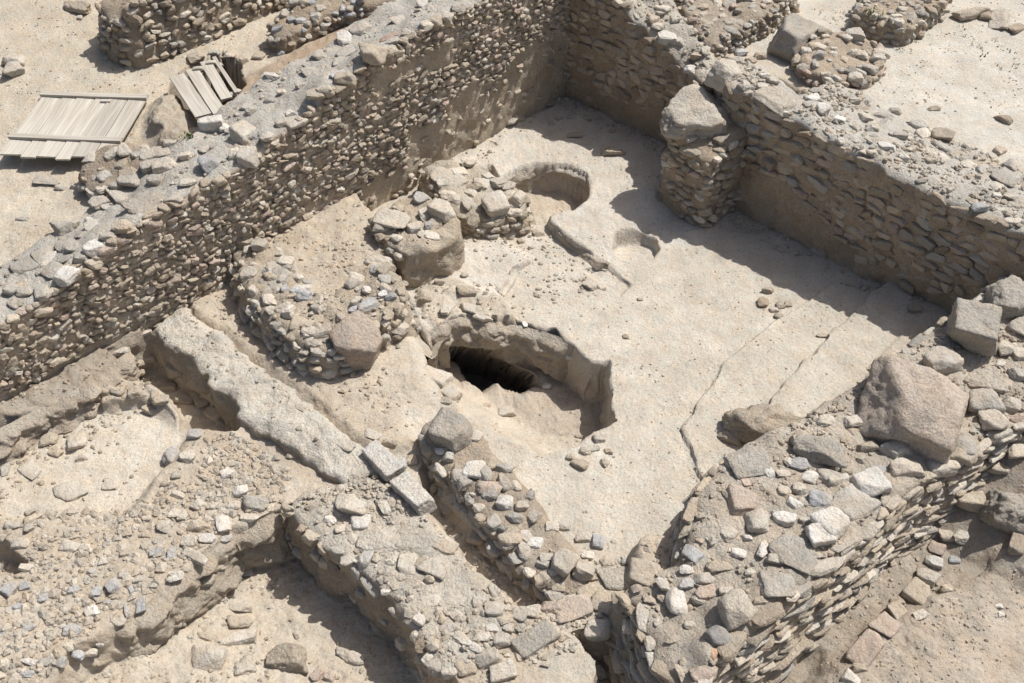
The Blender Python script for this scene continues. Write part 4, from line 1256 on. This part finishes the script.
# closed hatch lying on the sand
z1 = max(float(surf(W(x_, y_, 1.33)[None, :2])[0]) for x_, y_ in ((50, 95), (75, 128), (100, 100), (15, 155), (60, 160))) + .03
a = W(45, 93, z1); b = W(150, 100, z1); c = W(9, 156, z1)
u = (b - a); Lu = np.linalg.norm(u); u /= Lu; v = (c - a); v -= u * (v @ u) * .55; Lv = np.linalg.norm(v); v /= Lv
hz = empty('wooden_hatch', (a + u * Lu / 2 + v * Lv / 2).tolist(), 'large closed hatch of pale weathered boards lying flat on the sand at upper left', 'hatch')
tiltz = lambda s_: np.array([0, 0, .06 * s_])
npl = 6; wdt = np.array([1.25, .85, 1.1, .8, 1.15, 1.05]); wdt = wdt / wdt.sum() * Lu; x0 = 0
for i in range(npl):
    xc = x0 + wdt[i] / 2; x0 += wdt[i]; s_ = xc / Lu
    e = [-.02, .03, 0, .05, -.03, .01][i]
    plank('plank', a + u * xc + v * .0 + tiltz(s_), a + u * xc + v * (Lv + e) + tiltz(s_), wdt[i] - .016, .028, hz, seed=40 + i)
for vv in (.05, .74):
    plank('batten', a + u * (-.01) + v * (Lv * vv) + np.array([0, 0, .032]), a + u * (Lu + .01) + v * (Lv * (vv + .0)) + tiltz(1) + np.array([0, 0, .032]), .10, .045, hz, seed=60)
plank('cleat', a + u * Lu * .60 + v * Lv * .13 + tiltz(.6) + np.array([0, 0, .03]), a + u * Lu * .69 + v * Lv * .13 + tiltz(.69) + np.array([0, 0, .03]), .06, .03, hz, seed=61)
# broken open hatch over the shaft
h2 = empty('broken_hatch', W(205, 90, 1.45).tolist(), 'smaller broken hatch of four grey boards with gaps, leaning over a dark shaft', 'hatch')
for i, (t0, t1, b1, b0) in enumerate([((170, 79), (184, 73), (212, 115), (195, 117)), ((186, 72), (197, 67), (223, 108), (217, 119)), ((200, 63), (211, 61), (232, 97), (222, 101)), ((212, 58), (216, 57), (239, 91), (235, 95))]):
    zt, zb = 1.58, 1.66
    A0 = (W(*t0, zt) + W(*t1, zt)) / 2; B0 = (W(*b0, zb) + W(*b1, zb)) / 2; d = (B0 - A0) / np.linalg.norm(B0 - A0)
    wv = W(*t1, zt) - W(*t0, zt); wd = np.linalg.norm(wv - d * (wv @ d))
    plank('plank', A0, B0, wd, .03, h2, seed=70 + i)
zt = 1.54; A0 = W(178, 84, zt); B0 = W(222, 64, zt); plank('batten', A0, B0, .08, .03, h2, seed=80)
zb = 1.61; A0 = W(200, 112, zb); B0 = W(240, 90, zb); plank('batten', A0, B0, .08, .03, h2, seed=81)
for (x, y) in ((198, 69), (211, 63), (232, 95)):
    q = W(x, y, 1.61); plank('cleat', q - np.array([.07, 0, 0]), q + np.array([.07, .02, 0]), .07, .03, h2, seed=82)

# ------------------------------------------------------------------ weeds
def leafmat(name, c):
    m = bpy.data.materials.new(name); m.use_nodes = True; b = m.node_tree.nodes['Principled BSDF']; n = m.node_tree.nodes.new('ShaderNodeTexNoise'); n.inputs['Scale'].default_value = 30
    r_ = m.node_tree.nodes.new('ShaderNodeValToRGB'); r_.color_ramp.elements[0].color = tuple(x * .7 for x in c) + (1,); r_.color_ramp.elements[1].color = tuple(x * 1.3 for x in c) + (1,)
    m.node_tree.links.new(n.outputs[0], r_.inputs[0]); m.node_tree.links.new(r_.outputs[0], b.inputs['Base Color']); b.inputs['Roughness'].default_value = .7; return m
M_GREEN = leafmat('weed_leaf', (.09, .12, .035)); M_DRY = leafmat('dry_grass', (.33, .30, .19))
def tuft(pts, hgt, spread, n, seed, name, mat, label=None, cat=None, kind=None):
    rg = np.random.default_rng(seed); V = []; Fq = []
    for c0 in pts:
        for _ in range(n):
            an = rg.uniform(0, 6.28); r_ = rg.random() ** .5 * spread; b0 = c0 + np.array([math.cos(an) * r_, math.sin(an) * r_, 0])
            d = rg.normal(0, .6, 2); h_ = hgt * rg.uniform(.5, 1.1); wd = rg.uniform(.006, .014); sdv = np.array([-d[1], d[0], 0]); sdv /= np.linalg.norm(sdv) + 1e-6
            k = len(V); mid = b0 + np.array([d[0] * h_ * .35, d[1] * h_ * .35, h_ * .6]); tip = b0 + np.array([d[0] * h_, d[1] * h_, h_ * .8])
            V += [b0 - sdv * wd * .6, b0 + sdv * wd * .6, mid + sdv * wd, mid - sdv * wd, tip + sdv * wd * .2, tip - sdv * wd * .2]
            Fq += [(k, k + 1, k + 2, k + 3), (k + 3, k + 2, k + 4, k + 5)]
    o = mesh(name, np.array(V), [np.array(Fq)], np.tile((.2, .2, .1), (len(V), 1)), mat, origin=pts[0]); tag(o, label, cat, None, kind); return o
tuft([find_surface(187, 138)], .09, .1, 26, 1, 'weed', M_GREEN, 'small green weed growing by the earth mound next to the broken hatch', 'weed')
tuft([find_surface(868, 30)], .1, .16, 30, 2, 'weed', M_GREEN, 'green weed at the shaded foot of the low wall stub, top right', 'weed')
rg = np.random.default_rng(3)
dl = [find_surface(*p) for p in [(962, 18), (968, 38), (975, 45), (985, 52), (990, 40), (1002, 50), (1012, 55), (915, 40), (922, 65), (838, 12), (845, 16), (950, 50), (978, 58), (1000, 68), (1015, 66), (900, 48), (905, 52), (960, 30), (830, 20), (818, 12)]]
tuft(dl, .035, .12, 7, 4, 'dry_grass', M_DRY, 'sparse dry grass tufts on the sand below the top right boulders', 'grass', 'stuff')
